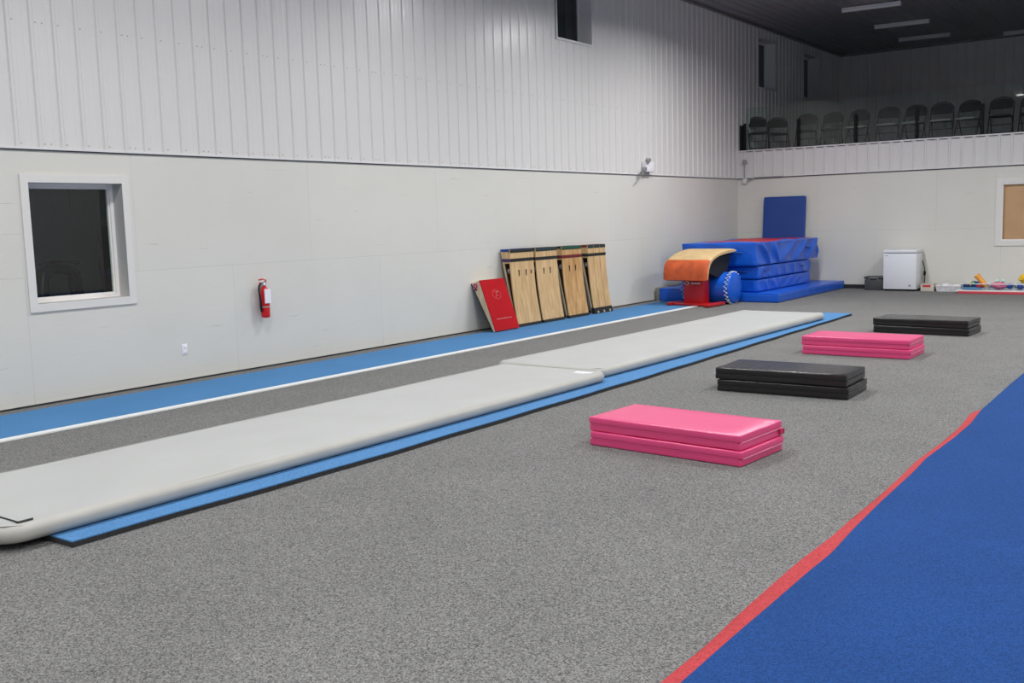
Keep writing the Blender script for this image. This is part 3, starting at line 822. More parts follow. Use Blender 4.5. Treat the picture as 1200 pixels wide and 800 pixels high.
build('base_plate', bm, M['red_paint'], vt)
# round emblem ring and lettering under the lip
bm = B(); tube(bm, [(0.035 * math.cos(a * PI / 10) - 0.07, 0.197, 0.40 + 0.03 * math.sin(a * PI / 10)) for a in range(20)], 0.005, 5, closed=True)
tube(bm, [(-0.055, 0.195, 0.38), (-0.03, 0.195, 0.415), (-0.005, 0.195, 0.40)], 0.005, 5)
build('emblem', bm, M['print_white'], vt)
bm = B()
for k, hh in enumerate((0.030, 0.022, 0.024, 0.022, 0.028)):
    box(bm, 0.03 + k * 0.036, 0.03 + k * 0.036 + 0.024, 0.194, 0.199, 0.388, 0.388 + hh, 0.003, 1)
build('lettering', bm, M['print_white'], vt)

# laced round bolster around the foot of the table
rb = thing('laced_bolster', 'round royal blue bolster with white lacing, behind the red vaulting table base', 'bolster', (0.80, 17.53, 0.0115), math.radians(-3))
R_, LR = 0.29, 1.0
bm = B()
prof = [(0.02, -0.012), (R_ * 0.6, -0.008), (R_ - 0.03, 0.0), (R_ - 0.006, 0.02), (R_, 0.05), (R_ + 0.003, LR / 2), (R_, LR - 0.05), (R_ - 0.006, LR - 0.02), (R_ - 0.03, LR), (R_ * 0.6, LR + 0.01), (0.02, LR + 0.014)]
lathe(bm, prof, 40, 'x', (0, 0, R_))
for v in bm.verts: v.co += (v.co - Vector((v.co.x, 0, R_))).normalized() * 0.006 * noise.noise(v.co * 6)
build('cover', bm, M['blue_vinyl'], rb)
for xx in (0.06, LR - 0.06):
    bm = B(); nn = 46; rr = R_ + 0.008
    tube(bm, [(xx + 0.032 * (1 if k % 2 else -1), rr * math.cos(2 * PI * k / nn), R_ + rr * math.sin(2 * PI * k / nn)) for k in range(nn)], 0.009, 5, closed=True)
    build('lacing', bm, M['lace'], rb)

# ================================================================= SPRINGBOARDS
def springboard(label, y, width, L, m_wood, pad, side_pad, band, slots=True, planks=1, foot=0.045, x0=0.0, marks=False):
    """upright board: base board leans on the wall, curved deck in front, joined at the floor, open wedge at the sides"""
    t = thing('springboard', label, 'springboard', (x0, y, 0.009), 0, 'springboards leaning on the left wall')
    th = 0.018; xt = 0.215; xf = 0.345
    def dx(z): return xt + (xf - xt) * (1 - z / L) ** 1.9
    P = [(dx(z), z) for z in [0.02 + (L - 0.02) * k / 18 for k in range(19)]]
    w = width / planks; gap = 0.006 if planks > 1 else 0
    for q in range(planks):
        y0, y1 = q * w + gap, (q + 1) * w - gap
        pts = [(dx(foot), foot)] + [p for p in P if p[1] > foot + 0.01]
        bm = B(); prism(bm, pts + [(px - th, pz) for px, pz in reversed(pts)], y0, y1, 'y')
        build('deck', bm, m_wood, t)
        bm = B(); box(bm, xt - 0.035, xt + 0.007, y0 + 0.002, y1 - 0.002, L - 0.050, L + 0.004, 0.004)
        build('end_pad', bm, pad, t)
    bm = B(); zb_ = L - 0.165
    box(bm, dx(zb_) - 0.004, dx(zb_) + 0.006, 0.0, width, zb_ - 0.025, zb_ + 0.025, 0.002)
    build('band', bm, band, t)
    bm = B(); prism(bm, [(xf - 0.06, 0.0), (xf + 0.010, 0.0), (dx(foot) + 0.004, foot), (dx(foot) - 0.06, foot)], 0.0, width, 'y')
    build('foot_strip', bm, M['dk'], t)
    if planks > 1:
        for q in range(planks):
            bm = B(); yy = (q + 0.5) * w; box(bm, xf - 0.02, xf + 0.016, yy - 0.018, yy + 0.018, 0.005, 0.045, 0.004)
            build('peg', bm, M['wood_pale'], t)
    if slots:
        zs = L * 0.69
        for sy in (0.33, 0.64):
            bm = B(); box(bm, dx(zs) - 0.006, dx(zs) + 0.0045, width * sy - 0.012, width * sy + 0.012, zs - 0.05, zs + 0.05, 0.001, 1)
            build('hand_slot', bm, M['dk'], t)
    if marks:
        bm = B(); box(bm, dx(0.84) - 0.006, dx(0.84) + 0.004, width * 0.84, width * 0.84 + 0.03, 0.80, 0.86, 0.001, 1)
        build('red_mark', bm, M['maroon'], t)
    # leaning base board, edge-on in pale ply, its inner face darkened by a panel painted as the shaded hollow
    def bx(z): return 0.03 + (xf - 0.065 - 0.03) * (1 - z / L) ** 1.0
    bm = B(); prism(bm, [(bx(0.0), 0.0), (bx(0.0) + 0.026, 0.0), (bx(L - 0.03) + 0.026, L - 0.03), (bx(L - 0.03), L - 0.03)], 0.0, width, 'y')
    build('base_board', bm, M['wood_pale'], t)
    bm = B(); prism(bm, [(bx(0.05) + 0.0265, 0.05), (bx(0.05) + 0.032, 0.05), (bx(L - 0.22) + 0.032, L - 0.22), (bx(L - 0.22) + 0.0265, L - 0.22)], 0.012, width - 0.004, 'y')
    build('hollow_shade_panel', bm, M['hollow_dark'], t)
    # spacer block between base and deck near the top, with padded cap and band round its side
    z0 = L - 0.215
    bm = B(); prism(bm, [(bx(z0) + 0.0265, z0), (dx(z0) - th - 0.001, z0), (xt - th - 0.001, L - 0.035), (bx(L) + 0.0265, L - 0.035)], 0.006, width - 0.006, 'y')
    build('spacer_block', bm, M['wood'], t)
    bm = B(); box(bm, bx(L), xt - 0.036, 0.0, width, L - 0.034, L + 0.006, 0.005)
    build('top_pad', bm, side_pad, t)
    bm = B(); box(bm, bx(zb_) - 0.002, dx(zb_) - 0.004, -0.004, 0.0055, zb_ - 0.024, zb_ + 0.024, 0.002)
    build('side_band', bm, band if not marks else M['purple'], t)
    for cy in (0.12, 0.37, 0.63, 0.88):
        bm = B(); zc = z0 - 0.12; xa, xb = bx(zc) + 0.033, dx(zc) - th - 0.002; pts = []
        for k in range(61): a = k / 60 * 2 * PI * 5; pts.append((xa + (xb - xa) * k / 60, width * cy + 0.04 * math.cos(a), zc + 0.04 * math.sin(a)))
        tube(bm, pts, 0.006, 6); build('spring', bm, M['grey_metal'], t)
    return t

springboard('plywood springboard with black band, first tall one beside the red wedge', 12.58, 0.63, 1.195, M['wood'], M['dk'], M['blue_pad'], M['dk'], marks=True)
springboard('clean plywood springboard with two hand slots, second of the tall ones', 13.28, 0.61, 1.190, M['wood'], M['teal_dk'], M['dk'], M['dk'])
springboard('stained orange plywood springboard with green end and maroon band', 14.05, 0.61, 1.185, M['wood_b'], M['green_pad'], M['dk'], M['maroon'])
springboard('springboard of three narrow planks with black foot, rightmost of the row', 14.86, 0.60, 1.180, M['wood'], M['teal_dk'], M['maroon'], M['dk'], slots=False, planks=3, foot=0.10)

# red wedge
wd = thing('wedge_springboard', 'small red carpeted wedge springboard leaning on the left wall', 'springboard', (0.0, 11.86, 0.0092))
Wd = 0.60
bm = B()
prof = [(0.40, 0.0), (0.43, 0.012), (0.155, 0.765), (0.01, 0.715)]
prism(bm, prof, 0.0, Wd, 'y'); build('body', bm, M['wood_pale'], wd)
bm = B(); a = Vector((0.43, 0, 0.012)); b_ = Vector((0.155, 0, 0.765)); n_ = Vector((0.94, 0, 0.343))
def rp(u, v, h): p = a + (b_ - a) * v + n_ * h; return (p.x, u, p.z)
vs = [rp(-0.003, 0, 0), rp(Wd + 0.003, 0, 0), rp(Wd + 0.003, 1, 0), rp(-0.003, 1, 0)]; vt2 = [rp(-0.003, 0, 0.014), rp(Wd + 0.003, 0, 0.014), rp(Wd + 0.003, 1.0, 0.014), rp(-0.003, 1.0, 0.014)]
A = [bm.verts.new(q) for q in vs]; Bq = [bm.verts.new(q) for q in vt2]
bm.faces.new(A[::-1]); bm.faces.new(Bq)
for i in range(4): bm.faces.new((A[i], A[(i + 1) % 4], Bq[(i + 1) % 4], Bq[i]))
build('carpet_top', bm, M['red_felt'], wd, smooth=False)
bm = B(); prism(bm, [(0.385, 0.0), (0.40, 0.0), (0.012, 0.72), (0.0, 0.71)], -0.002, Wd + 0.002, 'y'); build('back_edge', bm, M['dk'], wd)
# printed emblem: circle with a leaping figure
bm = B()
def q(u, v): p = rp(Wd * u, v, 0.0165); return p
tube(bm, [q(0.5 + 0.17 * math.cos(k * PI / 14), 0.70 + 0.095 * math.sin(k * PI / 14)) for k in range(28)], 0.0013, 4, closed=True)
tube(bm, [q(0.42, 0.63), q(0.48, 0.69), q(0.5, 0.74), q(0.58, 0.76)], 0.0022, 5)
tube(bm, [q(0.48, 0.69), q(0.57, 0.66)], 0.0022, 5)
tube(bm, [q(0.5, 0.74), q(0.42, 0.77)], 0.002, 5)
box(bm, *[c for pr in zip(*(Vector(q(0.545, 0.745)) - Vector((.006, .012, .012)), Vector(q(0.545, 0.745)) + Vector((.006, .012, .012)))) for c in pr], 0.003, 2)
build('emblem', bm, M['faded_print'], wd)
bm = B(); random.seed(5)
for k in range(15):
    u = 0.20 + k * 0.042
    hh = 0.017 if k in (0, 7) else 0.012
    p0, p1 = Vector(rp(Wd * u, 0.215, 0.0145)), Vector(rp(Wd * (u + 0.028), 0.215 + hh * 1.2, 0.017))
    box(bm, min(p0.x, p1.x), max(p0.x, p1.x) , p0.y, p1.y, min(p0.z, p1.z), max(p0.z, p1.z))
build('lettering', bm, M['faded_print'], wd)
bm = B()
box(bm, 0.045, 0.13, -0.006, 0.0, 0.62, 0.725, 0.002); build('corner_badge', bm, M['pink_toy'], wd)
bm = B(); tube(bm, [(0.088 + 0.028 * math.cos(k * PI / 8), -0.008, 0.68 + 0.028 * math.sin(k * PI / 8)) for k in range(16)], 0.006, 5, closed=True)
box(bm, 0.06, 0.115, -0.009, -0.003, 0.615, 0.64, 0.002)
build('badge_mark', bm, M['black_ink'], wd)

# ================================================================= WALL FITTINGS
# fire extinguisher
fe = thing('fire_extinguisher', 'red fire extinguisher with white tag hanging on the left wall', 'fire extinguisher', (0.085, 7.84, 0.60))
bm = B(); lathe(bm, [(0.038, 0.0), (0.049, 0.01), (0.051, 0.03), (0.051, 0.29), (0.046, 0.325), (0.032, 0.35), (0.022, 0.36), (0.022, 0.375)], 24)
build('cylinder', bm, M['ext_red'], fe)
bm = B(); lathe(bm, [(0.020, 0.372), (0.020, 0.40), (0.012, 0.41)], 12); box(bm, -0.012, 0.012, -0.05, 0.03, 0.40, 0.42, 0.003)
build('valve', bm, M['chrome'], fe)
bm = B(); tube(bm, [(0.0, 0.015, 0.418), (0.0, 0.03, 0.438), (0.0, -0.02, 0.452), (0.0, -0.075, 0.445)], 0.009, 8)
tube(bm, [(0.0, -0.02, 0.415), (0.0, -0.075, 0.405)], 0.008, 8)
build('handle', bm, M['ext_red'], fe)
bm = B(); tube(bm, [(0.0, -0.03, 0.40), (0.0, -0.075, 0.385), (0.0, -0.085, 0.33), (0.01, -0.074, 0.22), (0.01, -0.070, 0.12), (0.01, -0.066, 0.07)], [0.009, 0.009, 0.009, 0.010, 0.012, 0.013], 8)
build('hose', bm, M['black_metal'], fe)
bm = B(); box(bm, 0.062, 0.066, -0.035, 0.045, 0.17, 0.335, 0.001, 1, T=Matrix.Rotation(math.radians(-12), 4, 'Z'))
build('tag', bm, M['plastic_white'], fe)
bm = B(); box(bm, -0.085, -0.050, -0.02, 0.02, 0.10, 0.38, 0.003); build('bracket', bm, M['grey_metal'], fe)
bm = B(); lathe(bm, [(0.0530, 0.12), (0.0530, 0.135)], 24)
build('strap', bm, M['grey_metal'], fe)
bm = B(); lathe(bm, [(0.0515, 0.06), (0.0518, 0.165)], 24); 
build('label_band', bm, M['ext_red'], fe)
# outlet
ot = thing('wall_outlet', 'white duplex wall outlet low on the left wall', 'outlet', (0, 6.75, 0.35))
bm = B(); box(bm, 0, 0.007, -0.036, 0.036, -0.058, 0.058, 0.003); build('cover_plate', bm, M['plastic_white'], ot)
for zz in (-0.026, 0.026):
    bm = B(); box(bm, 0.006, 0.010, -0.018, 0.018, zz - 0.015, zz + 0.015, 0.004); build('socket', bm, M['vinyl_white'], ot)
# emergency light
el = thing('emergency_light', 'white emergency light box with two lamp heads high on the left wall', 'emergency light', (0.02, 17.30, 2.50))
bm = B(); box(bm, 0.0, 0.10, -0.10, 0.22, 0.0, 0.19, 0.012); build('battery_box', bm, M['plastic_white'], el)
for (yy, zz) in ((-0.06, 0.20), (-0.22, 0.03)):
    bm = B(); lathe(bm, [(0.015, -0.03), (0.035, -0.02), (0.05, 0.02), (0.055, 0.05), (0.05, 0.055)], 16, 'x', (0, 0, 0))
    bmesh.ops.rotate(bm, verts=bm.verts, cent=(0, 0, 0), matrix=Matrix.Rotation(math.radians(25), 3, 'Y'))
    build('lamp_head', bm, M['grey_metal'], el, loc=(0.10, yy, zz + 0.02))
bm = B(); tube(bm, [(0.05, -0.10, 0.05), (0.06, -0.17, 0.02), (0.08, -0.22, 0.03)], 0.012, 6); build('arm', bm, M['grey_metal'], el)
bm = B(); tube(bm, [(0.05, -0.05, 0.18), (0.08, -0.06, 0.21)], 0.012, 6); build('arm', bm, M['grey_metal'], el)
bm = B()
box(bm, -0.015, 0.04, -0.15, 0.14, -0.06, 0.0, 0.006)
build('bracket', bm, M['grey_metal'], el)
bm = B(); tube(bm, [(0.03, -0.12, -0.03), (0.05, -0.22, -0.10), (0.03, -0.32, -0.17), (0.03, -0.40, -0.22)], 0.010, 6); build('cable', bm, M['grey_metal'], el)
# conduit in the far corner
cd = thing('electrical_conduit', 'thin grey conduit with junction boxes by the far corner', 'conduit', (0.18, D, 2.3))
bm = B()
tube(bm, [(0, -0.05, 0.50), (0, -0.05, 0.14)], 0.013, 8)
tube(bm, [(0.03, -0.05, 0.06), (0.14, -0.05, 0.12), (0.25, -0.05, 0.155), (0.9, -0.05, 0.155)], 0.012, 8)
build('pipe', bm, M['grey_metal'], cd)
bm = B(); box(bm, -0.045, 0.045, -0.07, 0.0, 0.47, 0.56, 0.01); build('junction_box', bm, M['grey_metal'], cd)
bm = B(); box(bm, -0.045, 0.045, -0.07, 0.0, 0.03, 0.14, 0.01); build('junction_box', bm, M['trim_white'], cd)

# ================================================================= FAR WALL: FREEZER, BINS
fz = thing('chest_freezer', 'small white chest freezer against the far wall', 'freezer', (3.40, 21.24, 0))
bm = B(); box(bm, 0.005, 0.655, 0.0, 0.50, 0.035, 0.765, 0.012); build('cabinet', bm, M['freezer'], fz)
bm = B(); box(bm, 0.0, 0.66, -0.014, 0.505, 0.772, 0.835, 0.014, 3); build('lid', bm, M['freezer'], fz)
for px, py in ((0.03, 0.03), (0.58, 0.03), (0.03, 0.43), (0.58, 0.43)):
    bm = B(); box(bm, px, px + 0.05, py, py + 0.05, 0.0, 0.036, 0.004); build('foot', bm, M['black_metal'], fz)
bm = B(); box(bm, 0.04, 0.10, -0.003, 0.001, 0.715, 0.727, 0.001, 1); build('maker_plate', bm, M['grey_metal'], fz)
bm = B(); lathe(bm, [(0.016, -0.006), (0.02, 0.0)], 16, 'y', (0.53, 0.0, 0.12)); box(bm, 0.49, 0.55, -0.003, 0.001, 0.095, 0.103); build('thermostat_dial', bm, M['grey_metal'], fz)
bm = B(); tube(bm, [(0.665, 0.45, 0.60), (0.70, 0.47, 0.45), (0.71, 0.46, 0.25), (0.69, 0.47, 0.03)], 0.009, 6); box(bm, 0.685, 0.725, 0.44, 0.485, 0.30, 0.38, 0.006)
build('power_cord', bm, M['black_metal'], fz)

cb = thing('storage_cooler', 'dark grey plastic cooler with handle, left of the white freezer', 'cooler', (2.98, 21.36, 0))
bm = B(); box(bm, 0.01, 0.39, 0.0, 0.30, 0.0, 0.23, 0.015); build('body', bm, M['grey_plastic'], cb)
bm = B(); box(bm, 0.0, 0.40, -0.01, 0.31, 0.235, 0.285, 0.015); build('lid', bm, M['grey_plastic'], cb)
bm = B(); tube(bm, [(0.10, -0.012, 0.20), (0.12, -0.03, 0.255), (0.28, -0.03, 0.255), (0.30, -0.012, 0.20)], 0.008, 6); build('handle', bm, M['grey_metal'], cb)

bx = thing('carton', 'small cream carton with a red stripe beside the freezer', 'box', (4.13, 21.30, 0))
bm = B(); box(bm, 0, 0.25, 0, 0.2, 0, 0.135, 0.004); build('body', bm, mat('cream_card', (0.62, 0.58, 0.50), 0.6), bx)
bm = B(); box(bm, 0.035, 0.19, -0.003, 0.001, 0.085, 0.125); build('printed_stripe', bm, M['red_toy'], bx)
bm = B(); box(bm, -0.004, 0.254, -0.004, 0.204, 0.135, 0.148, 0.003); build('lid', bm, M['pink_toy'] if False else mat('pinkish_card', (0.60, 0.45, 0.40), 0.6), bx)

def tub(label, x, y, z, w, d, h, m, group='plastic bins on the floor by the far wall'):
    t = thing('storage_bin', label, 'bin', (x, y, z), 0, group)
    bm = B(); tk = 0.006; tp = 0.02
    def ring(i, zz):
        e = tp * (1 - zz / h) + i
        return [(e, e, zz), (w - e, e, zz), (w - e, d - e, zz), (e, d - e, zz)]
    A = [bm.verts.new(p) for p in ring(0, 0)]; Bq = [bm.verts.new(p) for p in ring(0, h)]; Cq = [bm.verts.new(p) for p in ring(tk, h)]; Dq = [bm.verts.new(p) for p in ring(tk, tk)]
    bm.faces.new(A[::-1]); bm.faces.new(Dq)
    for X, Y in ((A, Bq), (Bq, Cq), (Cq, Dq)):
        for i in range(4): bm.faces.new((X[i], X[(i + 1) % 4], Y[(i + 1) % 4], Y[i]))
    build('body', bm, m, t, smooth=False)
    bm = B()
    for s0, s1 in (((0, 0), (w, 0)), ((w, 0), (w, d)), ((w, d), (0, d)), ((0, d), (0, 0))): tube(bm, [(s0[0], s0[1], h), (s1[0], s1[1], h)], 0.007, 6)
    build('rim', bm, M['plastic_white'], t)
    return t
tub('low milky plastic tray heaped with white bags, beside the cream carton', 4.42, 21.28, 0, 0.46, 0.36, 0.11, M['clear_plastic'])
def blob(name, label, cat, x, y, z, r, m, sx=1, sy=1, sz=1, seed=0, group=None, amp=0.15):
    bm = B(); bmesh.ops.create_icosphere(bm, subdivisions=3, radius=r)
    for v in bm.verts:
        v.co *= 1 + amp * noise.noise(v.co * (2.2 / r) + Vector((seed, 0, 0))); v.co.x *= sx; v.co.y *= sy; v.co.z *= sz
    o = build(name, bm, m); o.location = (x, y, z); return tag(o, label, cat, group)
blob('plastic_bag', 'left crumpled white plastic bag in the low tray', 'bag', 4.56, 21.46, 0.095, 0.085, M['clear_plastic'], 1.3, 1.2, 0.75, 3, 'white bags in the tray', 0.4)
blob('plastic_bag', 'right crumpled white plastic bag in the low tray', 'bag', 4.78, 21.46, 0.085, 0.07, M['white_toy'], 1.2, 1.2, 0.75, 8, 'white bags in the tray', 0.4)

rm = thing('red_floor_mat', 'thin red mat with white top edge lying under the toy bins', 'mat', (4.93, 20.86, 0))
bm = B(); box(bm, 0, 1.9, 0, 0.82, 0, 0.045, 0.006); build('base_layer', bm, mat('coral_red', (0.62, 0.06, 0.09), 0.6), rm)
bm = B(); box(bm, -0.06, 1.75, 0.02, 0.82, 0.046, 0.062, 0.004); build('top_layer', bm, M['white_toy'], rm)
zb = 0.063
tub('clear toy bin with dark blue and red toys, nearest the white bags', 4.94, 20.98, zb, 0.46, 0.40, 0.12, M['bin_clear'])
tub('clear toy bin heaped with pink toys, middle of the row', 5.42, 20.98, zb, 0.46, 0.40, 0.12, M['bin_clear'])
tub('clear toy bin with yellow toys, nearest the picture edge', 5.90, 20.98, zb, 0.46, 0.40, 0.12, M['bin_clear'])
def toybox(name, label, cat, c, size, m, rot=(0, 0, 0), group=None, bev=0.008):
    bm = B(); a, b_, c_ = size; box(bm, -a / 2, a / 2, -b_ / 2, b_ / 2, -c_ / 2, c_ / 2, min(bev, min(size) * 0.4), 3)
    o = build(name, bm, m); o.location = c; o.rotation_euler = rot; return tag(o, label, cat, group)
G = 'small toys in the bins'
toybox('toy_block', 'navy toy block at the left end of the first toy bin', 'toy', (5.03, 21.12, zb + 0.085), (0.11, 0.10, 0.07), M['navy_toy'], group=G)
toybox('toy_block', 'light blue toy slab low in the first toy bin', 'toy', (5.14, 21.10, zb + 0.03), (0.32, 0.16, 0.035), M['sky_toy'], group=G)
toybox('toy_block', 'red toy block in the first toy bin', 'toy', (5.27, 21.08, zb + 0.075), (0.11, 0.09, 0.05), M['red_toy'], (0, .1, .2), group=G)
toybox('toy_block', 'dark blue toy block in the middle of the first toy bin', 'toy', (5.16, 21.25, zb + 0.10), (0.12, 0.08, 0.11), M['blue_toy'], (0, .15, .1), group=G)
blob('toy_ball', 'green toy ball on the dark toys in the first bin', 'ball', 5.14, 21.14, zb + 0.125, 0.035, M['green_toy'], seed=2, group=G, amp=0.02)
blob('toy_ball', 'small yellow toy ball beside the green one', 'ball', 5.09, 21.16, zb + 0.115, 0.028, M['yellow'], seed=2, group=G, amp=0.02)
# yellow-orange foam tube sticking out
bm = B(); 
tube(bm, [(0, 0, 0), (0.0, 0, 0.12), (0.0, 0, 0.27)], [0.045, 0.05, 0.05], 16); tube(bm, [(0, 0, 0.25), (0, 0, 0.30)], [0.058, 0.058], 16)
o = build('foam_bat', bm, M['orange_toy']); o.location = (5.385, 21.18, zb + 0.05); o.rotation_euler = (0, math.radians(-40), 0); tag(o, 'orange foam tube sticking up out of the first toy bin', 'toy')
blob('plush_toy', 'large pink soft toy filling the middle bin', 'soft toy', 5.60, 21.16, zb + 0.08, 0.10, M['pink_toy'], 1.4, 1.2, 0.72, 5, amp=0.25)
blob('toy_ball', 'pale teal toy ball with dark dots, left one on the middle bin', 'ball', 5.58, 21.15, zb + 0.175, 0.034, M['teal_toy'], seed=1, group=G, amp=0.02)
blob('toy_ball', 'pale teal toy ball, right one on the middle bin', 'ball', 5.68, 21.15, zb + 0.175, 0.034, M['teal_toy'], seed=1, group=G, amp=0.02)
blob('toy_ball', 'dark blue toy ball at the right of the middle bin', 'ball', 5.80, 21.13, zb + 0.075, 0.055, M['blue_toy'], seed=1, group=G, amp=0.03)
blob('toy_ball', 'dark blue toy ball in the last bin', 'ball', 5.98, 21.12, zb + 0.065, 0.055, M['blue_toy'], seed=1, group=G, amp=0.03)
blob('toy_ball', 'pink toy ball in the last bin', 'ball', 6.09, 21.11, zb + 0.07, 0.05, M['pink_toy'], seed=1, group=G, amp=0.03)
blob('yellow_beanbag', 'bright yellow soft bag heaped on the last bin', 'bean bag', 6.08, 21.20, zb + 0.225, 0.12, M['yellow'], 1.15, 0.75, 0.8, 9, amp=0.3)
blob('toy_ball', 'black toy ball at the edge of the last bin', 'ball', 6.20, 21.12, zb + 0.09, 0.045, M['black_vinyl'], seed=1, group=G, amp=0.03)

# ================================================================= LOFT: RAILING, CHAIRS, LIGHTS
for k in range(14):
    x = 0.14 + k * 1.238
    p = thing('railing_post', 'short black post gripping the loft glass' if k else 'short black post gripping the loft glass against the left wall', 'railing post', (x, D + 0.05, LOFT + 0.022), 0, 'black posts along the loft glass')
    bm = B(); box(bm, -0.028, 0.028, -0.028, 0.028, 0.0, 0.60, 0.004); build('post', bm, M['black_metal'], p)
    bm = B(); box(bm, -0.06, 0.06, -0.045, 0.045, 0.0, 0.012, 0.003); build('foot_plate', bm, M['black_metal'], p)
    if k == 0:
        bm = B(); box(bm, -0.10, -0.045, -0.028, 0.028, 0.0, 0.56, 0.004); build('wall_bracket', bm, M['black_metal'], p)
for k in range(13):
    x = 0.14 + k * 1.238
    bm = B(); box(bm, x + 0.008, x + 1.238 - 0.008, D + 0.085, D + 0.095, LOFT + 0.04, LOFT + 0.965)
    o = build('glass_panel', bm, M['rail_glass'], smooth=False)
    tag(o, 'clear glass panel in the loft railing', 'glass panel', 'glass panels of the loft railing')

def folding_chair():
    t = thing('folding_chair', '', 'chair', (0, 0, 0), 0, 'folding chairs in the loft')
    # faces -y: seat front at y=-0.22
    bm = B()
    # back/front leg frame: from front feet up through the back, arched top
    pts = [(-0.225, -0.20, 0.0), (-0.225, 0.0, 0.42), (-0.222, 0.10, 0.66)]
    for k in range(0, 9):
        a = PI - PI * k / 8; pts.append((0.222 * math.cos(a), 0.115 + 0.03 * math.sin(a), 0.70 + 0.135 * math.sin(a)))
    pts += [(0.222, 0.10, 0.66), (0.225, 0.0, 0.42), (0.225, -0.20, 0.0)]
    tube(bm, pts, 0.0125, 8); build('front_frame', bm, M['chair_frame'], t)
    for q in (-0.20, 0.20):
        bm = B(); tube(bm, [(q, 0.24, 0.0), (q, 0.02, 0.42), (q, -0.14, 0.435)], 0.011, 8); build('leg', bm, M['chair_frame'], t)
    for q, yy, zz in ((0.225, -0.15, 0.10), (0.20, 0.17, 0.13), (0.225, -0.07, 0.27)):
        bm = B(); tube(bm, [(-q, yy, zz), (q, yy, zz)], 0.008, 6); build('stretcher', bm, M['chair_frame'], t)
    bm = B(); box(bm, -0.195, 0.195, -0.22, 0.17, 0.425, 0.47, 0.018, 3); build('seat', bm, M['chair_pad'], t)
    bm = B()
    n = 12; fr = []; bk = []
    prof = [(-0.20, 0.60)] + [(0.205 * math.cos(PI - PI * k / n), 0.70 + 0.115 * math.sin(PI - PI * k / n)) for k in range(n + 1)] + [(0.20, 0.60)]
    A = [bm.verts.new((u, 0.075 + 0.05 * (z - 0.6) / 0.2 + 0.02 * (1 - (u / .2) ** 2), z)) for u, z in prof]; Bq = [bm.verts.new((u, 0.105 + 0.05 * (z - 0.6) / 0.2 + 0.02 * (1 - (u / .2) ** 2), z)) for u, z in prof]
    bm.faces.new(A); bm.faces.new(Bq[::-1])
    for i in range(len(prof)): bm.faces.new((A[i], Bq[i], Bq[(i + 1) % len(prof)], A[(i + 1) % len(prof)]))
    build('backrest', bm, M['chair_pad'], t)
    return t
def copy_tree(o, parent=None):
    c = o.copy(); C.objects.link(c); c.parent = parent
    for ch in list(o.children): copy_tree(ch, c)
    return c
spots = [(0.22, 22.45, 35, 'dark folding chair in the loft, leftmost and turned furthest sideways'),
         (0.46, 23.05, 28, 'dark folding chair in the loft overlapping the leftmost one'),
         (1.22, 22.80, 8, 'dark folding chair in the loft, third from the left wall'),
         (1.78, 22.85, 0, 'dark folding chair in the loft, fourth from the left wall'),
         (2.36, 22.85, -4, 'dark folding chair in the loft behind the third railing post'),
         (3.02, 22.80, 3, 'dark folding chair in the loft with pale seat edge, sixth from the left wall'),
         (3.55, 22.85, -6, 'dark folding chair in the loft, seventh from the left wall'),
         (4.12, 22.80, 6, 'dark folding chair in the loft just right of the fourth post'),
         (4.64, 22.80, -10, 'dark folding chair in the loft, second left of the brightest glass reflection'),
         (5.27, 22.75, 2, 'dark folding chair in the loft left of the bright glass reflection'),
         (5.84, 22.75, 0, 'dark folding chair in the loft cut by the right picture edge')]
proto = folding_chair()
for i, (x, y, a, lab) in enumerate(spots):
    o = proto if i == 0 else copy_tree(proto)
    o.location = (x, y, LOFT - 0.02); o.rotation_euler = (0, 0, math.radians(a)); o['label'] = lab
    if i in (4, 5, 6, 7, 8):
        for ch in o.children:
            if ch.name.split('.')[0] == 'seat': ch.data = ch.data.copy(); ch.data.materials[0] = M['chair_pale']

def strip_light(x, y, rz, lab):
    t = thing('strip_light', lab, 'ceiling light', (x, y, CEIL - 0.02), rz, 'unlit strip lights on the loft ceiling')
    bm = B(); box(bm, -0.60, 0.60, -0.045, 0.045, -0.06, 0.0, 0.004); build('housing', bm, M['trim_white'], t)
    for s_ in (-0.03, 0.03):
        bm = B(); tube(bm, [(-0.58, s_, -0.075), (0.58, s_, -0.075)], 0.013, 10); build('tube', bm, M['vinyl_white'], t)
    for s_ in (-0.6, 0.585):
        bm = B(); box(bm, s_, s_ + 0.015, -0.05, 0.05, -0.095, 0.0, 0.003); build('end_cap', bm, M['trim_white'], t)
strip_light(2.76, 22.35, math.radians(5), 'unlit strip light on the dark ceiling, nearest the hall')
strip_light(2.71, 24.90, math.radians(5), 'unlit strip light on the dark ceiling, second from the hall')
strip_light(2.65, 27.20, math.radians(5), 'unlit strip light on the dark ceiling, closest to the back corner')
strip_light(4.90, 28.2, math.radians(2), 'unlit strip light on the dark ceiling at the right picture edge')

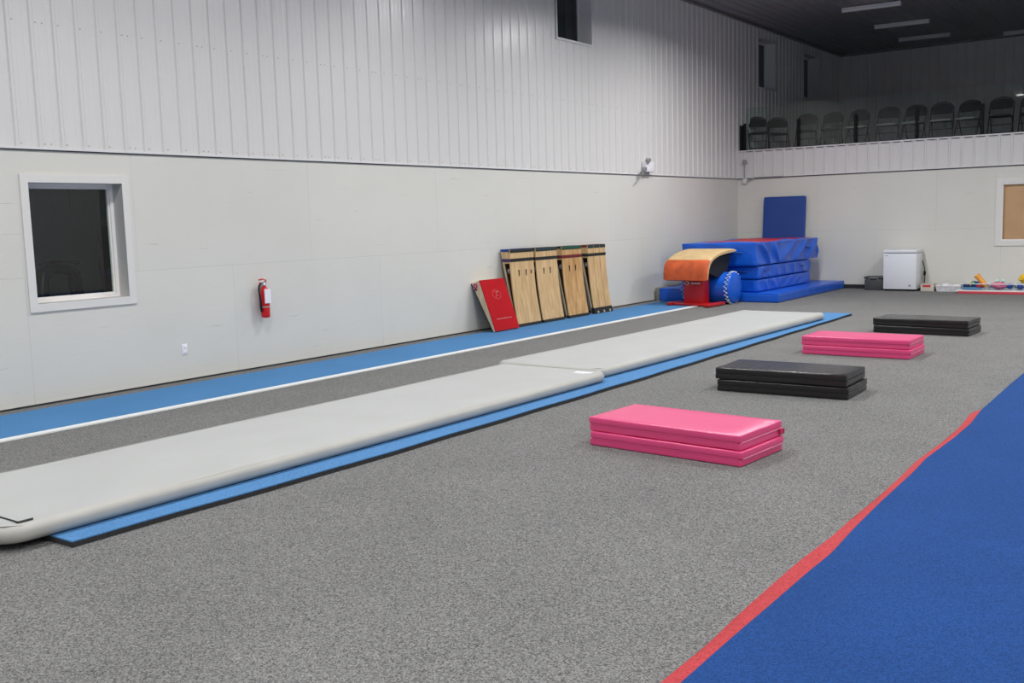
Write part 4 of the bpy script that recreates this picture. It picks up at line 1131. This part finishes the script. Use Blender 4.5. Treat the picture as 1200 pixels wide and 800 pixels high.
# ================================================================= HALL LIGHTS (above the frame)
LX = (3.1, 8.3, 13.5); LY = (-3.2, 1.05, 5.3, 9.6, 13.6, 17.15); LZ = 5.5
POWER = 114.0
first = True
for x in LX:
    for y in LY:
        t = thing('high_bay_light', 'hanging linear high bay light over the hall', 'ceiling light', (x, y, LZ), 0, 'high bay lights over the hall')
        bm = B()
        prism(bm, [(-0.30, 0.0), (-0.20, 0.10), (0.20, 0.10), (0.30, 0.0), (0.295, 0.0), (0.195, 0.09), (-0.195, 0.09), (-0.295, 0.0)], -0.62, 0.62, 'y')
        build('reflector', bm, M['reflector'], t, smooth=False)
        for s_ in (-0.615, 0.605):
            bm = B(); box(bm, -0.29, 0.29, s_, s_ + 0.01, (-0.10 if y == LY[-1] and s_ > 0 else -0.07), 0.10); build('light_baffle', bm, M['reflector'], t)  # unseen baffles added to hold lamp light back from the loft
        for s_ in (-0.5, 0.5):
            bm = B(); tube(bm, [(0, s_, 0.10), (0, s_, CEIL - LZ - 0.02)], 0.004, 6); build('hanger', bm, M['grey_metal'], t)
        ld = bpy.data.lights.new('lamp', 'AREA'); ld.shape = 'RECTANGLE'; ld.size = 0.50; ld.size_y = 1.18; ld.energy = POWER * (1.4 if y == LY[-1] else 0.97); ld.color = (1.0, 0.99, 0.975)
        ld.spread = math.radians(168)
        lo = bpy.data.objects.new('lamp', ld); C.objects.link(lo); lo.parent = t; lo.location = (0, 0, -0.005)

wd_ = bpy.data.worlds.new('World'); bpy.context.scene.world = wd_; wd_.use_nodes = True
wd_.node_tree.nodes['Background'].inputs[0].default_value = (0.01, 0.012, 0.02, 1)
wd_.node_tree.nodes['Background'].inputs[1].default_value = 0.2

# ================================================================= CAMERA
f_px, yaw, pit, rol = 1178.176, -0.6273275, 0.1193990, -0.0282754
fw = Vector((math.sin(yaw) * math.cos(pit), math.cos(yaw) * math.cos(pit), -math.sin(pit)))
r0 = Vector((math.cos(yaw), -math.sin(yaw), 0)); u0 = r0.cross(fw)
c_, s_ = math.cos(rol), math.sin(rol)
right = c_ * r0 + s_ * u0; up = -s_ * r0 + c_ * u0
cam = bpy.data.cameras.new('camera'); co = bpy.data.objects.new('camera', cam); C.objects.link(co)
cam.sensor_width = 36; cam.lens = f_px / 1200 * 36; cam.clip_end = 100
mw = Matrix.Identity(4)
for i in range(3):
    mw[i][0] = right[i]; mw[i][1] = up[i]; mw[i][2] = -fw[i]
mw[0][3], mw[1][3], mw[2][3] = 9.3287, 0.0, 1.6459
co.matrix_world = mw
bpy.context.scene.camera = co
vs = bpy.context.scene.view_settings
vs.view_transform = 'Standard'; vs.look = 'None'; vs.gamma = 1.0; vs.exposure = 0.0
try: vs.use_curve_mapping = False
except Exception: pass
